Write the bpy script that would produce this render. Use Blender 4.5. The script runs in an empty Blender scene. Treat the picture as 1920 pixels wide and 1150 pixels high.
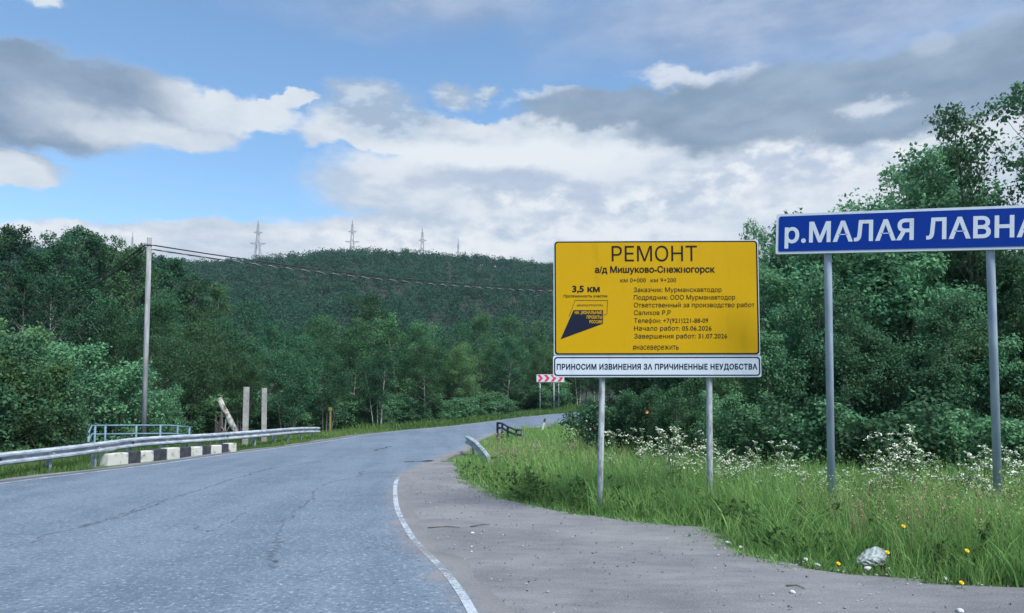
import bpy, bmesh, math, random
import numpy as np
from mathutils import Vector, Matrix
from mathutils.geometry import delaunay_2d_cdt

# ------------------------------------------------------------------ camera
sc = bpy.context.scene
COL = sc.collection
F = 1400.0                      # focal length in photo pixels (photo 1920 x 1150)
CAM_H = 1.6
PITCH = math.radians(3.5)
HORIZON = 764.0
SHIFT = (HORIZON - 575.0 - F * math.tan(PITCH)) / 1920.0
cam_d = bpy.data.cameras.new('camera')
cam_d.sensor_width = 36.0
cam_d.lens = 36.0 * F / 1920.0
cam_d.shift_y = SHIFT
cam_d.clip_start = 0.05
cam_d.clip_end = 12000.0
cam = bpy.data.objects.new('camera', cam_d)
COL.objects.link(cam)
cam.location = (0, 0, CAM_H)
cam.rotation_euler = (math.radians(90) + PITCH, 0, 0)
sc.camera = cam

def ray(px, py):
    u = (px - 960.0) / F
    v = (575.0 - py) / F + SHIFT * 1920.0 / F
    return Vector((u, math.cos(PITCH) - v * math.sin(PITCH), math.sin(PITCH) + v * math.cos(PITCH)))
def P(px, py, d):               # point seen at a photo pixel, d metres ahead
    r = ray(px, py)
    return Vector((0, 0, CAM_H)) + r * (d / r.y)
def G(px, py, z=0.0):           # point seen at a photo pixel on the level z
    r = ray(px, py)
    return Vector((0, 0, CAM_H)) + r * ((z - CAM_H) / r.z)

# ------------------------------------------------------------------ light
EXPOSURE = 1.38
SUN_AZ, SUN_EL = math.radians(138), math.radians(56)
SUN_STRENGTH, SUN_ANGLE = 2.9, math.radians(28)
SKY_STRENGTH = 0.073
sc.view_settings.view_transform = 'Standard'
sc.view_settings.look = 'None'
sc.view_settings.gamma = 1.0
sc.view_settings.exposure = EXPOSURE
sc.view_settings.use_curve_mapping = False
sun_d = bpy.data.lights.new('sun', 'SUN')
sun_d.energy = SUN_STRENGTH
sun_d.angle = SUN_ANGLE
sun_d.color = (1.0, 0.985, 0.965)
sun = bpy.data.objects.new('sun', sun_d)
COL.objects.link(sun)
sdir = Vector((math.sin(SUN_AZ) * math.cos(SUN_EL), math.cos(SUN_AZ) * math.cos(SUN_EL), math.sin(SUN_EL)))
sun.rotation_euler = sdir.to_track_quat('Z', 'Y').to_euler()
sun.location = (20, -20, 40)

world = bpy.data.worlds.new('World')
sc.world = world
world.use_nodes = True
WT = world.node_tree
WT.nodes.clear()

class S:                        # a socket with arithmetic
    tree = None
    def __init__(s, sock): s.s = sock
    @staticmethod
    def m(op, a, b=None, c=None, clamp=False):
        n = S.tree.nodes.new('ShaderNodeMath'); n.operation = op; n.use_clamp = clamp
        for i, x in enumerate((a, b, c)):
            if x is None: continue
            if isinstance(x, S): S.tree.links.new(x.s, n.inputs[i])
            else: n.inputs[i].default_value = x
        return S(n.outputs[0])
    def __add__(a, b): return S.m('ADD', a, b)
    __radd__ = __add__
    def __sub__(a, b): return S.m('SUBTRACT', a, b)
    def __rsub__(a, b): return S.m('SUBTRACT', b, a)
    def __mul__(a, b): return S.m('MULTIPLY', a, b)
    __rmul__ = __mul__
def smooth(lo, hi, x):
    n = S.tree.nodes.new('ShaderNodeMapRange'); n.interpolation_type = 'SMOOTHSTEP'
    S.tree.links.new(x.s, n.inputs['Value'])
    n.inputs['From Min'].default_value = lo; n.inputs['From Max'].default_value = hi
    return S(n.outputs['Result'])
def noise(vec, scale, detail=5, rough=0.55, dist=0.0, out='Fac'):
    n = S.tree.nodes.new('ShaderNodeTexNoise')
    S.tree.links.new(vec.s, n.inputs['Vector'])
    n.inputs['Scale'].default_value = scale; n.inputs['Detail'].default_value = detail
    n.inputs['Roughness'].default_value = rough; n.inputs['Distortion'].default_value = dist
    return S(n.outputs[out])
def comb(x, y, z=0.0):
    n = S.tree.nodes.new('ShaderNodeCombineXYZ')
    for i, a in enumerate((x, y, z)):
        if isinstance(a, S): S.tree.links.new(a.s, n.inputs[i])
        else: n.inputs[i].default_value = a
    return S(n.outputs[0])
def sep(v):
    n = S.tree.nodes.new('ShaderNodeSeparateXYZ'); S.tree.links.new(v.s, n.inputs[0])
    return S(n.outputs[0]), S(n.outputs[1]), S(n.outputs[2])
def mixc(f, a, b):
    n = S.tree.nodes.new('ShaderNodeMix'); n.data_type = 'RGBA'
    for sock, x in ((n.inputs[0], f), (n.inputs[6], a), (n.inputs[7], b)):
        if isinstance(x, S): S.tree.links.new(x.s, sock)
        elif isinstance(x, (tuple, list)): sock.default_value = (x[0], x[1], x[2], 1)
        else: sock.default_value = x
    return S(n.outputs[2])
def vmax(*a):
    r = a[0]
    for x in a[1:]: r = S.m('MAXIMUM', r, x)
    return r

S.tree = WT
tc = WT.nodes.new('ShaderNodeTexCoord')
dx, dy, dz = sep(S(tc.outputs['Generated']))
A = S.m('ARCTAN2', dx, dy)      # azimuth, elevation of the sky direction, radians
El = S.m('ARCSINE', dz)
K = 1000.0
def sky_pt(px, py):
    r = ray(px, py).normalized()
    return math.atan2(r.x, r.y), math.asin(r.z)
q = comb(A, El * 1.7)
w1 = noise(q, 5.0, 6, 0.6, out='Color')
wx, wy, wz = sep(w1)
w2 = noise(q, 16.0, 5, 0.6, out='Color')
vx, vy, vz = sep(w2)
A1 = A + (wx - 0.5) * 0.16 + (vx - 0.5) * 0.05
E1 = El + (wy - 0.5) * 0.07 + (vy - 0.5) * 0.035
def blob(px, py, rx, ry, a=None, e=None):
    a = a or A1; e = e or E1
    a0, e0 = sky_pt(px, py)
    a1, _ = sky_pt(px + rx, py); a2, _ = sky_pt(px - rx, py)
    _, e1 = sky_pt(px, py - ry); _, e2 = sky_pt(px, py + ry)
    x = (a - a0) * (2.0 / (a1 - a2)); y = (e - e0) * (2.0 / (e1 - e2))
    return 1.0 - S.m('SQRT', x * x + y * y)
nf = noise(q, 11.0, 8, 0.62)
nb = noise(comb(A, El * 2.6), 7.0, 8, 0.6)
nc = noise(comb(A, El * 2.2, 3.0), 20.0, 6, 0.6)

sky = WT.nodes.new('ShaderNodeTexSky')
sky.sky_type = 'NISHITA'
sky.sun_disc = False
sky.sun_elevation = SUN_EL
sky.sun_rotation = SUN_AZ
sky.air_density = 1.0
sky.dust_density = 0.4
sky.ozone_density = 1.6
skyc = WT.nodes.new('ShaderNodeVectorMath'); skyc.operation = 'SCALE'
WT.links.new(sky.outputs[0], skyc.inputs[0]); skyc.inputs['Scale'].default_value = SKY_STRENGTH
skym = WT.nodes.new('ShaderNodeVectorMath'); skym.operation = 'MULTIPLY'
WT.links.new(skyc.outputs[0], skym.inputs[0]); skym.inputs[1].default_value = (0.86, 1.03, 1.08)
col = S(skym.outputs[0])
CK = 0.385                        # cloud radiance for exposure +1
def cc(r, g, b): return (r * CK, g * CK, b * CK)
# general broken cloud outside the view (light only) and thin veil high on the right
gen = smooth(0.50, 0.66, noise(comb(A, El * 1.5, 7.0), 2.6, 6, 0.55))
outside = smooth(0.62, 0.95, vmax(S.m('ABSOLUTE', A), El * 1.25))
col = mixc(gen * outside, col, mixc(nb, cc(0.40, 0.51, 0.70), cc(0.66, 0.75, 0.90)))
veil = vmax(blob(1550, -20, 820, 190), blob(820, 20, 420, 70) * 0.6, blob(1950, 100, 330, 260))
col = mixc(smooth(-0.15, 0.75, veil + (nf - 0.5) * 0.5) * 0.92, col, mixc(smooth(0.35, 0.68, nb), cc(0.27, 0.38, 0.58), cc(0.44, 0.53, 0.70)))
# pale bank of cloud low across the middle and right
bank = vmax(blob(1160, 345, 680, 125), blob(1720, 370, 620, 170), blob(1080, 450, 760, 75), blob(170, 470, 330, 58), blob(520, 458, 330, 50), blob(820, 250, 300, 46), blob(1250, 260, 420, 70))
bk = bank + (nf - 0.5) * 0.34 + (nc - 0.5) * 0.14
bcol = mixc(smooth(0.36, 0.62, nb + (nc - 0.5) * 0.22), cc(0.50, 0.60, 0.73), cc(0.73, 0.79, 0.86))
bcol = mixc(smooth(0.0, 0.6, blob(950, 288, 460, 46)) * smooth(0.2, 0.55, nf + 0.1), bcol, cc(0.80, 0.85, 0.91))
bcol = mixc(smooth(0.1, 0.6, blob(1560, 320, 260, 80)) * smooth(0.42, 0.62, nc) * 0.7, bcol, cc(0.78, 0.82, 0.88))
bcol = mixc(smooth(0.0, 0.5, blob(960, 348, 260, 26)) * 0.6, bcol, cc(0.44, 0.53, 0.70))
bcol = mixc(smooth(0.0, 0.5, blob(1450, 300, 190, 44)) * 0.6, bcol, cc(0.46, 0.55, 0.72))
bcol = mixc(smooth(0.0, 0.6, blob(950, 450, 620, 46)) * smooth(0.38, 0.55, nf) * 0.9, bcol, cc(0.82, 0.86, 0.91))
bcol = mixc(smooth(0.0, 0.6, blob(180, 450, 240, 40)) * smooth(0.35, 0.55, nf) * 0.8, bcol, cc(0.80, 0.85, 0.91))
nd_ = noise(comb(A, El * 1.6, 5.0), 24.0, 8, 0.55)
bill = vmax(blob(1180, 385, 430, 56), blob(760, 452, 260, 24), blob(210, 432, 200, 30), blob(1500, 300, 300, 60))
bcol = mixc(smooth(-0.1, 0.5, bill) * smooth(0.45, 0.66, nd_) * 0.95, bcol, cc(0.84, 0.88, 0.92))
bcol = mixc(smooth(-0.1, 0.5, bill) * smooth(0.50, 0.36, nd_) * 0.5, bcol, cc(0.47, 0.56, 0.71))
col = mixc(smooth(0.02, 0.24, bk), col, bcol)
# grey deck on the right with bright torn rims
deck = vmax(blob(1500, 190, 480, 92), blob(1790, 130, 330, 110), blob(1130, 205, 200, 42), blob(1700, 215, 270, 62))
dk = deck + (nf - 0.5) * 0.45 + (nc - 0.5) * 0.12
rim = vmax(blob(1295, 143, 150, 26), blob(1060, 186, 110, 14) * 0.7)
col = mixc(smooth(-0.05, 0.6, rim + (nf - 0.5) * 1.2 + (nc - 0.5) * 1.5) * 0.9, col, cc(0.70, 0.76, 0.85))
dcol = mixc(smooth(0.30, 0.70, nb), cc(0.220, 0.312, 0.435), cc(0.335, 0.440, 0.575))
col = mixc(smooth(0.04, 0.40, dk) * 0.95, col, dcol)
col = mixc(smooth(0.0, 0.7, blob(1620, 203, 70, 22) + (nf - 0.5) * 1.0 + (nc - 0.5) * 0.7) * 0.8, col, cc(0.70, 0.76, 0.85))
col = mixc(smooth(0.10, 0.60, blob(1720, 75, 90, 44) + (nf - 0.5) * 0.8) * 0.35, col, cc(0.60, 0.68, 0.80))
# small torn clouds in the middle
puff = vmax(blob(695, 178, 92, 50), blob(850, 172, 74, 24), blob(720, 215, 150, 36), blob(918, 172, 24, 13))
col = mixc(smooth(-0.05, 0.60, puff + (nf - 0.5) * 0.55 + (nc - 0.5) * 0.3), col, mixc(smooth(0.45, 0.62, nc), cc(0.38, 0.49, 0.64), cc(0.54, 0.65, 0.78)))
# the big cloud on the left: grey body, sunlit right end and hem
big = vmax(blob(40, 180, 330, 112), blob(270, 195, 260, 88), blob(450, 198, 150, 46), blob(555, 184, 56, 20), blob(30, 305, 130, 42), blob(-200, 200, 300, 160))
bg = big + (nf - 0.5) * 0.34 + (nc - 0.5) * 0.16
lit = vmax(smooth(-0.25, 0.55, blob(490, 200, 215, 85)), smooth(-0.7, 0.6, blob(300, 250, 200, 34)) * 0.85, smooth(-0.5, 0.4, blob(20, 316, 140, 38)) * 0.9, smooth(0.30, 0.04, bg) * 0.25)
lit = S.m('MINIMUM', lit + (nc - 0.5) * 0.45 * lit, 1.0)
lit = S.m('MAXIMUM', lit, 0.0)
gcol = mixc(lit, mixc(smooth(0.3, 0.7, nb), cc(0.205, 0.30, 0.44), cc(0.31, 0.41, 0.56)), mixc(nc, cc(0.62, 0.71, 0.82), cc(0.80, 0.85, 0.90)))
col = mixc(smooth(0.04, 0.30, bg), col, gcol)
col = mixc(smooth(-0.2, 0.7, blob(78, 2, 34, 18) + (nf - 0.5) * 0.9 + (nc - 0.5) * 0.8), col, cc(0.7, 0.77, 0.86))
bgn = WT.nodes.new('ShaderNodeBackground')
WT.links.new(col.s, bgn.inputs['Color'])
wo = WT.nodes.new('ShaderNodeOutputWorld')
WT.links.new(bgn.outputs[0], wo.inputs['Surface'])
world.cycles.sampling_method = 'MANUAL'
world.cycles.sample_map_resolution = 512

sc.cycles.max_bounces = 6
sc.cycles.diffuse_bounces = 3
sc.cycles.glossy_bounces = 2
sc.cycles.transmission_bounces = 3
sc.cycles.transparent_max_bounces = 8
sc.cycles.volume_bounces = 0
sc.cycles.use_denoising = True
sc.cycles.sample_clamp_indirect = 4.0

# ------------------------------------------------------------------ materials
def new_mat(name):
    m = bpy.data.materials.new(name); m.use_nodes = True
    S.tree = m.node_tree
    b = m.node_tree.nodes['Principled BSDF']
    return m, b
def plug(b, name, x):
    if isinstance(x, S): S.tree.links.new(x.s, b.inputs[name])
    elif isinstance(x, (tuple, list)): b.inputs[name].default_value = (x[0], x[1], x[2], 1)
    else: b.inputs[name].default_value = x
def obj_co():
    n = S.tree.nodes.new('ShaderNodeTexCoord'); return S(n.outputs['Object'])
def bump(b, h, dist, strength=0.5):
    n = S.tree.nodes.new('ShaderNodeBump'); n.inputs['Distance'].default_value = dist; n.inputs['Strength'].default_value = strength
    S.tree.links.new(h.s, n.inputs['Height']); S.tree.links.new(n.outputs[0], b.inputs['Normal'])
def simple(name, c1, c2=None, scale=8.0, rough=0.6, metal=0.0, bmp=0.0, stretch=(1, 1, 1), lo=0.35, hi=0.65, spec=0.3):
    m, b = new_mat(name)
    c2 = c2 or tuple(x * 0.75 for x in c1)
    co = obj_co(); x, y, z = sep(co)
    v = comb(x * stretch[0], y * stretch[1], z * stretch[2])
    n = noise(v, scale, 6, 0.6)
    plug(b, 'Base Color', mixc(smooth(lo, hi, n), c2, c1))
    plug(b, 'Roughness', rough); plug(b, 'Metallic', metal)
    b.inputs['Specular IOR Level'].default_value = spec
    if bmp: bump(b, noise(v, scale * 5, 4), bmp)
    return m
M = {}
def leaf_mat(name, dark, light, yellow, trans=0.35):
    m, b = new_mat(name)
    at = S.tree.nodes.new('ShaderNodeAttribute'); at.attribute_name = 'tone'
    t = S(at.outputs['Fac'])
    oi = S.tree.nodes.new('ShaderNodeObjectInfo')
    rnd = S(oi.outputs['Random'])
    c = mixc(t, dark, light)
    c = mixc(smooth(0.55, 1.0, rnd) * 0.45, c, yellow)
    hv = S.m('MULTIPLY', rnd, 7.31)
    br = S.m('FRACT', hv) * 0.85 + 0.55
    n = S.tree.nodes.new('ShaderNodeVectorMath'); n.operation = 'SCALE'
    S.tree.links.new(c.s, n.inputs[0]); S.tree.links.new(br.s, n.inputs['Scale'])
    c = S(n.outputs[0])
    plug(b, 'Base Color', c); plug(b, 'Roughness', 0.65)
    b.inputs['Specular IOR Level'].default_value = 0.06
    tr = S.tree.nodes.new('ShaderNodeBsdfTranslucent'); S.tree.links.new(c.s, tr.inputs['Color'])
    mx = S.tree.nodes.new('ShaderNodeMixShader'); mx.inputs[0].default_value = trans
    S.tree.links.new(b.outputs[0], mx.inputs[1]); S.tree.links.new(tr.outputs[0], mx.inputs[2])
    S.tree.links.new(mx.outputs[0], S.tree.nodes['Material Output'].inputs['Surface'])
    return m
M['birch_leaf'] = leaf_mat('birch_leaf', (0.016, 0.060, 0.036), (0.060, 0.150, 0.074), (0.080, 0.140, 0.050), 0.35)
M['willow_leaf'] = leaf_mat('willow_leaf', (0.042, 0.125, 0.066), (0.125, 0.265, 0.130), (0.125, 0.22, 0.08), 0.4)
M['alder_leaf'] = leaf_mat('alder_leaf', (0.046, 0.140, 0.076), (0.140, 0.290, 0.145), (0.135, 0.235, 0.09), 0.45)
M['pale_leaf'] = leaf_mat('pale_leaf', (0.030, 0.090, 0.046), (0.098, 0.215, 0.092), (0.110, 0.180, 0.065), 0.4)
M['bright_leaf'] = leaf_mat('bright_leaf', (0.060, 0.140, 0.055), (0.160, 0.290, 0.110), (0.170, 0.28, 0.09), 0.45)
M['weed_leaf'] = leaf_mat('weed_leaf', (0.060, 0.130, 0.040), (0.190, 0.300, 0.105), (0.19, 0.3, 0.1), 0.4)
M['far_leaf'] = leaf_mat('far_leaf', (0.009, 0.044, 0.033), (0.030, 0.090, 0.060), (0.05, 0.1, 0.05), 0.3)
M['grass'] = leaf_mat('grass', (0.062, 0.170, 0.048), (0.230, 0.385, 0.120), (0.2, 0.33, 0.11), 0.4)
def bark(name, pale, dark, lo, hi):
    m, b = new_mat(name)
    x, y, z = sep(obj_co())
    n = noise(comb(x * 2, y * 2, z * 1.2), 2.2, 5, 0.65)
    n2 = noise(comb(x * 6, y * 6, z * 1.5), 6.0, 4, 0.6)
    plug(b, 'Base Color', mixc(smooth(lo, hi, n * 0.7 + n2 * 0.3), dark, pale)); plug(b, 'Roughness', 0.85)
    return m
M['bark_birch'] = bark('bark_birch', (0.34, 0.33, 0.30), (0.06, 0.055, 0.05), 0.40, 0.56)
M['bark_dark'] = bark('bark_dark', (0.13, 0.115, 0.10), (0.045, 0.04, 0.035), 0.38, 0.62)

def asphalt():
    m, b = new_mat('asphalt')
    co = obj_co(); x, y, z = sep(co)
    big = noise(co, 0.25, 4, 0.6); mid = noise(co, 1.7, 5, 0.65)
    fine = noise(co, 40.0, 3, 0.7); agg = noise(co, 18.0, 3, 0.7)
    track = noise(comb(x * 1.1 + y * 0.12, y * 0.10, z), 1.0, 4, 0.6)
    v = big * 0.3 + mid * 0.3 + track * 0.4
    c = mixc(smooth(0.38, 0.60, v), (0.070, 0.098, 0.134), (0.108, 0.143, 0.186))
    sp = fine * 0.4 + agg * 0.6
    c = mixc(smooth(0.53, 0.64, sp) * 0.8, c, (0.25, 0.29, 0.34))
    c = mixc(smooth(0.46, 0.36, sp) * 0.8, c, (0.040, 0.052, 0.075))
    at = S.tree.nodes.new('ShaderNodeAttribute'); at.attribute_name = 'tone'
    dust = smooth(0.45, 0.62, S(at.outputs['Fac']) * 0.55 + mid * 0.5 + (fine - 0.5) * 0.3)
    c = mixc(dust * 0.85, c, (0.15, 0.145, 0.147))
    plug(b, 'Base Color', c); plug(b, 'Roughness', 0.72)
    b.inputs['Specular IOR Level'].default_value = 0.4
    bump(b, sp, 0.03, 0.8)
    return m
M['asphalt'] = asphalt()
def gravel():
    m, b = new_mat('gravel')
    co = obj_co(); x, y, z = sep(co)
    big = noise(co, 0.6, 5, 0.6); fine = noise(co, 55.0, 4, 0.75); st = noise(comb(x * 1.2 + y * 0.5, y * 4.0, z), 1.6, 5, 0.65)
    c = mixc(smooth(0.33, 0.68, big * 0.62 + st * 0.38), (0.078, 0.083, 0.093), (0.155, 0.156, 0.164))
    c = mixc(smooth(0.52, 0.66, fine) * 0.55, c, (0.25, 0.25, 0.25))
    c = mixc(smooth(0.46, 0.34, fine) * 0.65, c, (0.07, 0.068, 0.068))
    plug(b, 'Base Color', c); plug(b, 'Roughness', 0.9)
    bump(b, fine * 0.4 + st * 0.8, 0.02, 0.7)
    return m
M['gravel'] = gravel()
def ground_mat():
    m, b = new_mat('ground_cover')
    co = obj_co()
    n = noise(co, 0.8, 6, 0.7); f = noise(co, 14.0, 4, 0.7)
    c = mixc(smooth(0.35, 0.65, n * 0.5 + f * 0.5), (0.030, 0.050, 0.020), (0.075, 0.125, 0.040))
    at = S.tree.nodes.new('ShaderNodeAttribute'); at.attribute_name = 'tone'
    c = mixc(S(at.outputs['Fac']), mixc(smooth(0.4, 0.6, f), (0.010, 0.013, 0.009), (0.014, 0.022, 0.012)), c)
    plug(b, 'Base Color', c); plug(b, 'Roughness', 0.95)
    bump(b, f, 0.08, 0.8)
    return m
M['ground'] = ground_mat()
def paint_line():
    m, b = new_mat('worn_road_paint')
    co = obj_co()
    n = noise(co, 2.2, 5, 0.7); f = noise(co, 30.0, 3, 0.7)
    plug(b, 'Base Color', mixc(smooth(0.3, 0.7, f), (0.22, 0.26, 0.30), (0.33, 0.37, 0.41))); plug(b, 'Roughness', 0.8)
    at = S.tree.nodes.new('ShaderNodeAttribute'); at.attribute_name = 'tone'
    keep = smooth(0.40, 0.60, n * 0.45 + f * 0.25 + S(at.outputs['Fac']) * 0.36)
    tr = S.tree.nodes.new('ShaderNodeBsdfTransparent')
    mx = S.tree.nodes.new('ShaderNodeMixShader')
    S.tree.links.new(keep.s, mx.inputs[0]); S.tree.links.new(tr.outputs[0], mx.inputs[1]); S.tree.links.new(b.outputs[0], mx.inputs[2])
    S.tree.links.new(mx.outputs[0], S.tree.nodes['Material Output'].inputs['Surface'])
    return m
M['paint'] = paint_line()
def crack_mat():
    m, b = new_mat('crack_tar')
    co = obj_co(); f = noise(co, 9.0, 4, 0.7)
    plug(b, 'Base Color', (0.055, 0.066, 0.085)); plug(b, 'Roughness', 0.9)
    at = S.tree.nodes.new('ShaderNodeAttribute'); at.attribute_name = 'tone'
    keep = smooth(0.42, 0.70, f * 0.75 + S(at.outputs['Fac']) * 0.35) * 0.7
    tr = S.tree.nodes.new('ShaderNodeBsdfTransparent')
    mx = S.tree.nodes.new('ShaderNodeMixShader')
    S.tree.links.new(keep.s, mx.inputs[0]); S.tree.links.new(tr.outputs[0], mx.inputs[1]); S.tree.links.new(b.outputs[0], mx.inputs[2])
    S.tree.links.new(mx.outputs[0], S.tree.nodes['Material Output'].inputs['Surface'])
    return m
M['crack'] = crack_mat()
M['galv'] = simple('galvanised_steel', (0.34, 0.40, 0.47), (0.24, 0.29, 0.35), 5.0, 0.55, 0.0, stretch=(1, 1, 0.3))
M['rail'] = simple('guardrail_steel', (0.37, 0.41, 0.45), (0.21, 0.24, 0.28), 3.0, 0.55, 0.1, stretch=(1, 1, 4))
M['post_grey'] = simple('weathered_grey_post', (0.34, 0.37, 0.38), (0.16, 0.17, 0.17), 9.0, 0.75, stretch=(2, 2, 0.6), lo=0.3, hi=0.6)
M['concrete'] = simple('old_concrete', (0.28, 0.275, 0.26), (0.18, 0.175, 0.165), 5.0, 0.9, bmp=0.01)
M['concrete_pole'] = simple('pole_concrete', (0.27, 0.28, 0.29), (0.15, 0.155, 0.16), 3.0, 0.85, stretch=(3, 3, 0.4))
M['white_paint'] = simple('chipped_white_paint', (0.44, 0.44, 0.40), (0.15, 0.148, 0.14), 5.0, 0.85, lo=0.30, hi=0.50)
M['black_paint'] = simple('faded_black_paint', (0.022, 0.025, 0.035), (0.045, 0.048, 0.055), 5.0, 0.8)
M['blue_paint'] = simple('faded_blue_paint', (0.115, 0.20, 0.255), (0.08, 0.13, 0.165), 6.0, 0.6)
M['dark_steel'] = simple('dark_painted_steel', (0.03, 0.035, 0.05), (0.06, 0.065, 0.08), 6.0, 0.55)
M['yellow'] = simple('yellow_sheeting', (0.425, 0.250, 0.002), (0.36, 0.212, 0.003), 1.6, 0.5, spec=0.1, stretch=(3, 1, 0.5), lo=0.22, hi=0.5)
M['white_sheet'] = simple('white_sheeting', (0.44, 0.49, 0.54), (0.37, 0.41, 0.45), 2.0, 0.5, stretch=(3, 1, 0.6), lo=0.25, hi=0.5)
M['blue_sheet'] = simple('blue_sheeting', (0.001, 0.026, 0.205), (0.002, 0.022, 0.165), 2.0, 0.5, spec=0.08, stretch=(3, 1, 0.5), lo=0.22, hi=0.5)
M['black_film'] = simple('black_film', (0.010, 0.008, 0.008), (0.012, 0.010, 0.010), 4.0, 0.6, spec=0.1)
M['navy_film'] = simple('navy_film', (0.007, 0.010, 0.024), (0.009, 0.012, 0.028), 4.0, 0.6, spec=0.1)
M['red_film'] = simple('red_film', (0.55, 0.03, 0.05), (0.45, 0.03, 0.045), 4.0, 0.5)
M['red_emblem'] = simple('dark_red_film', (0.22, 0.02, 0.02), (0.2, 0.02, 0.02), 4.0, 0.5)
M['back_metal'] = simple('sign_back_metal', (0.35, 0.36, 0.37), (0.28, 0.29, 0.3), 4.0, 0.55, 0.3)
M['cable'] = simple('black_cable', (0.02, 0.02, 0.022), None, 4.0, 0.6)
M['pale_cable'] = simple('pale_cable_strand', (0.30, 0.32, 0.33), None, 4.0, 0.6)
M['pylon'] = simple('pylon_steel', (0.30, 0.31, 0.33), (0.25, 0.26, 0.28), 1.0, 0.6)
M['umbel'] = simple('white_blossom', (0.62, 0.66, 0.56), (0.46, 0.51, 0.38), 30.0, 0.8)
M['stem'] = simple('green_stem', (0.09, 0.16, 0.055), (0.06, 0.11, 0.04), 9.0, 0.7)
M['dry_stem'] = simple('dry_stem', (0.20, 0.15, 0.11), (0.13, 0.10, 0.08), 9.0, 0.8)
M['dry_umbel'] = simple('dry_blossom', (0.42, 0.37, 0.30), (0.28, 0.22, 0.18), 20.0, 0.8)
M['dandelion'] = simple('yellow_petals', (0.75, 0.47, 0.005), (0.65, 0.36, 0.004), 60.0, 0.6)
M['stone'] = simple('pale_stone', (0.50, 0.50, 0.50), (0.33, 0.33, 0.33), 20.0, 0.85)
M['grit'] = simple('grit', (0.30, 0.29, 0.28), (0.09, 0.09, 0.09), 14.0, 0.9, lo=0.42, hi=0.58)
M['plastic_bag'] = simple('crumpled_plastic', (0.40, 0.45, 0.46), (0.26, 0.30, 0.31), 12.0, 0.4)
M['stick'] = simple('dead_stick', (0.10, 0.085, 0.07), (0.06, 0.05, 0.045), 9.0, 0.9)
M['log_end'] = simple('cut_wood', (0.52, 0.46, 0.40), (0.40, 0.33, 0.28), 9.0, 0.8)
M['orange'] = simple('orange_scrap', (0.62, 0.20, 0.06), (0.5, 0.16, 0.05), 9.0, 0.6)
M['yellow_post'] = simple('ochre_marker', (0.24, 0.19, 0.06), (0.15, 0.12, 0.05), 6.0, 0.7)

# ------------------------------------------------------------------ helpers
def link(o, parent=None):
    COL.objects.link(o)
    if parent is not None: o.parent = parent
    return o
def np_mesh(name, V, Fs, mat, tone=None, smooth_shade=False):
    V = np.asarray(V, dtype=np.float32)
    me = bpy.data.meshes.new(name)
    Fs = [np.asarray(f, dtype=np.int32) for f in Fs if len(f)]
    tot = np.concatenate([np.full(len(f), f.shape[1], dtype=np.int32) for f in Fs])
    idx = np.concatenate([f.ravel() for f in Fs])
    me.vertices.add(len(V)); me.vertices.foreach_set('co', V.ravel())
    me.loops.add(len(idx)); me.loops.foreach_set('vertex_index', idx)
    me.polygons.add(len(tot))
    st = np.zeros(len(tot), dtype=np.int32); st[1:] = np.cumsum(tot)[:-1]
    me.polygons.foreach_set('loop_start', st)
    me.update(calc_edges=True)
    me.polygons.foreach_set('use_smooth', np.full(len(tot), smooth_shade, dtype=bool))
    if tone is not None:
        a = me.attributes.new('tone', 'FLOAT', 'POINT'); a.data.foreach_set('value', np.asarray(tone, dtype=np.float32))
    me.materials.append(mat)
    return me
def add_obj(name, me, parent=None, loc=None):
    o = bpy.data.objects.new(name, me); link(o, parent)
    if loc is not None: o.location = loc
    return o
def tag(o, label, cat, group=None):
    o['label'] = label; o['category'] = cat
    if group: o['group'] = group
    return o
def structure(o, kind='structure'):
    o['kind'] = kind; return o
def thing(name, label, cat, loc=(0, 0, 0), rz=0.0, group=None):
    o = bpy.data.objects.new(name, None); link(o); o.empty_display_size = 0.2
    o.location = loc; o.rotation_euler = (0, 0, rz)
    return tag(o, label, cat, group)
def copy_tree(o, parent=None):
    c = o.copy(); COL.objects.link(c)
    if parent is not None: c.parent = parent
    for ch in list(o.children): copy_tree(ch, c)
    return c

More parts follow.
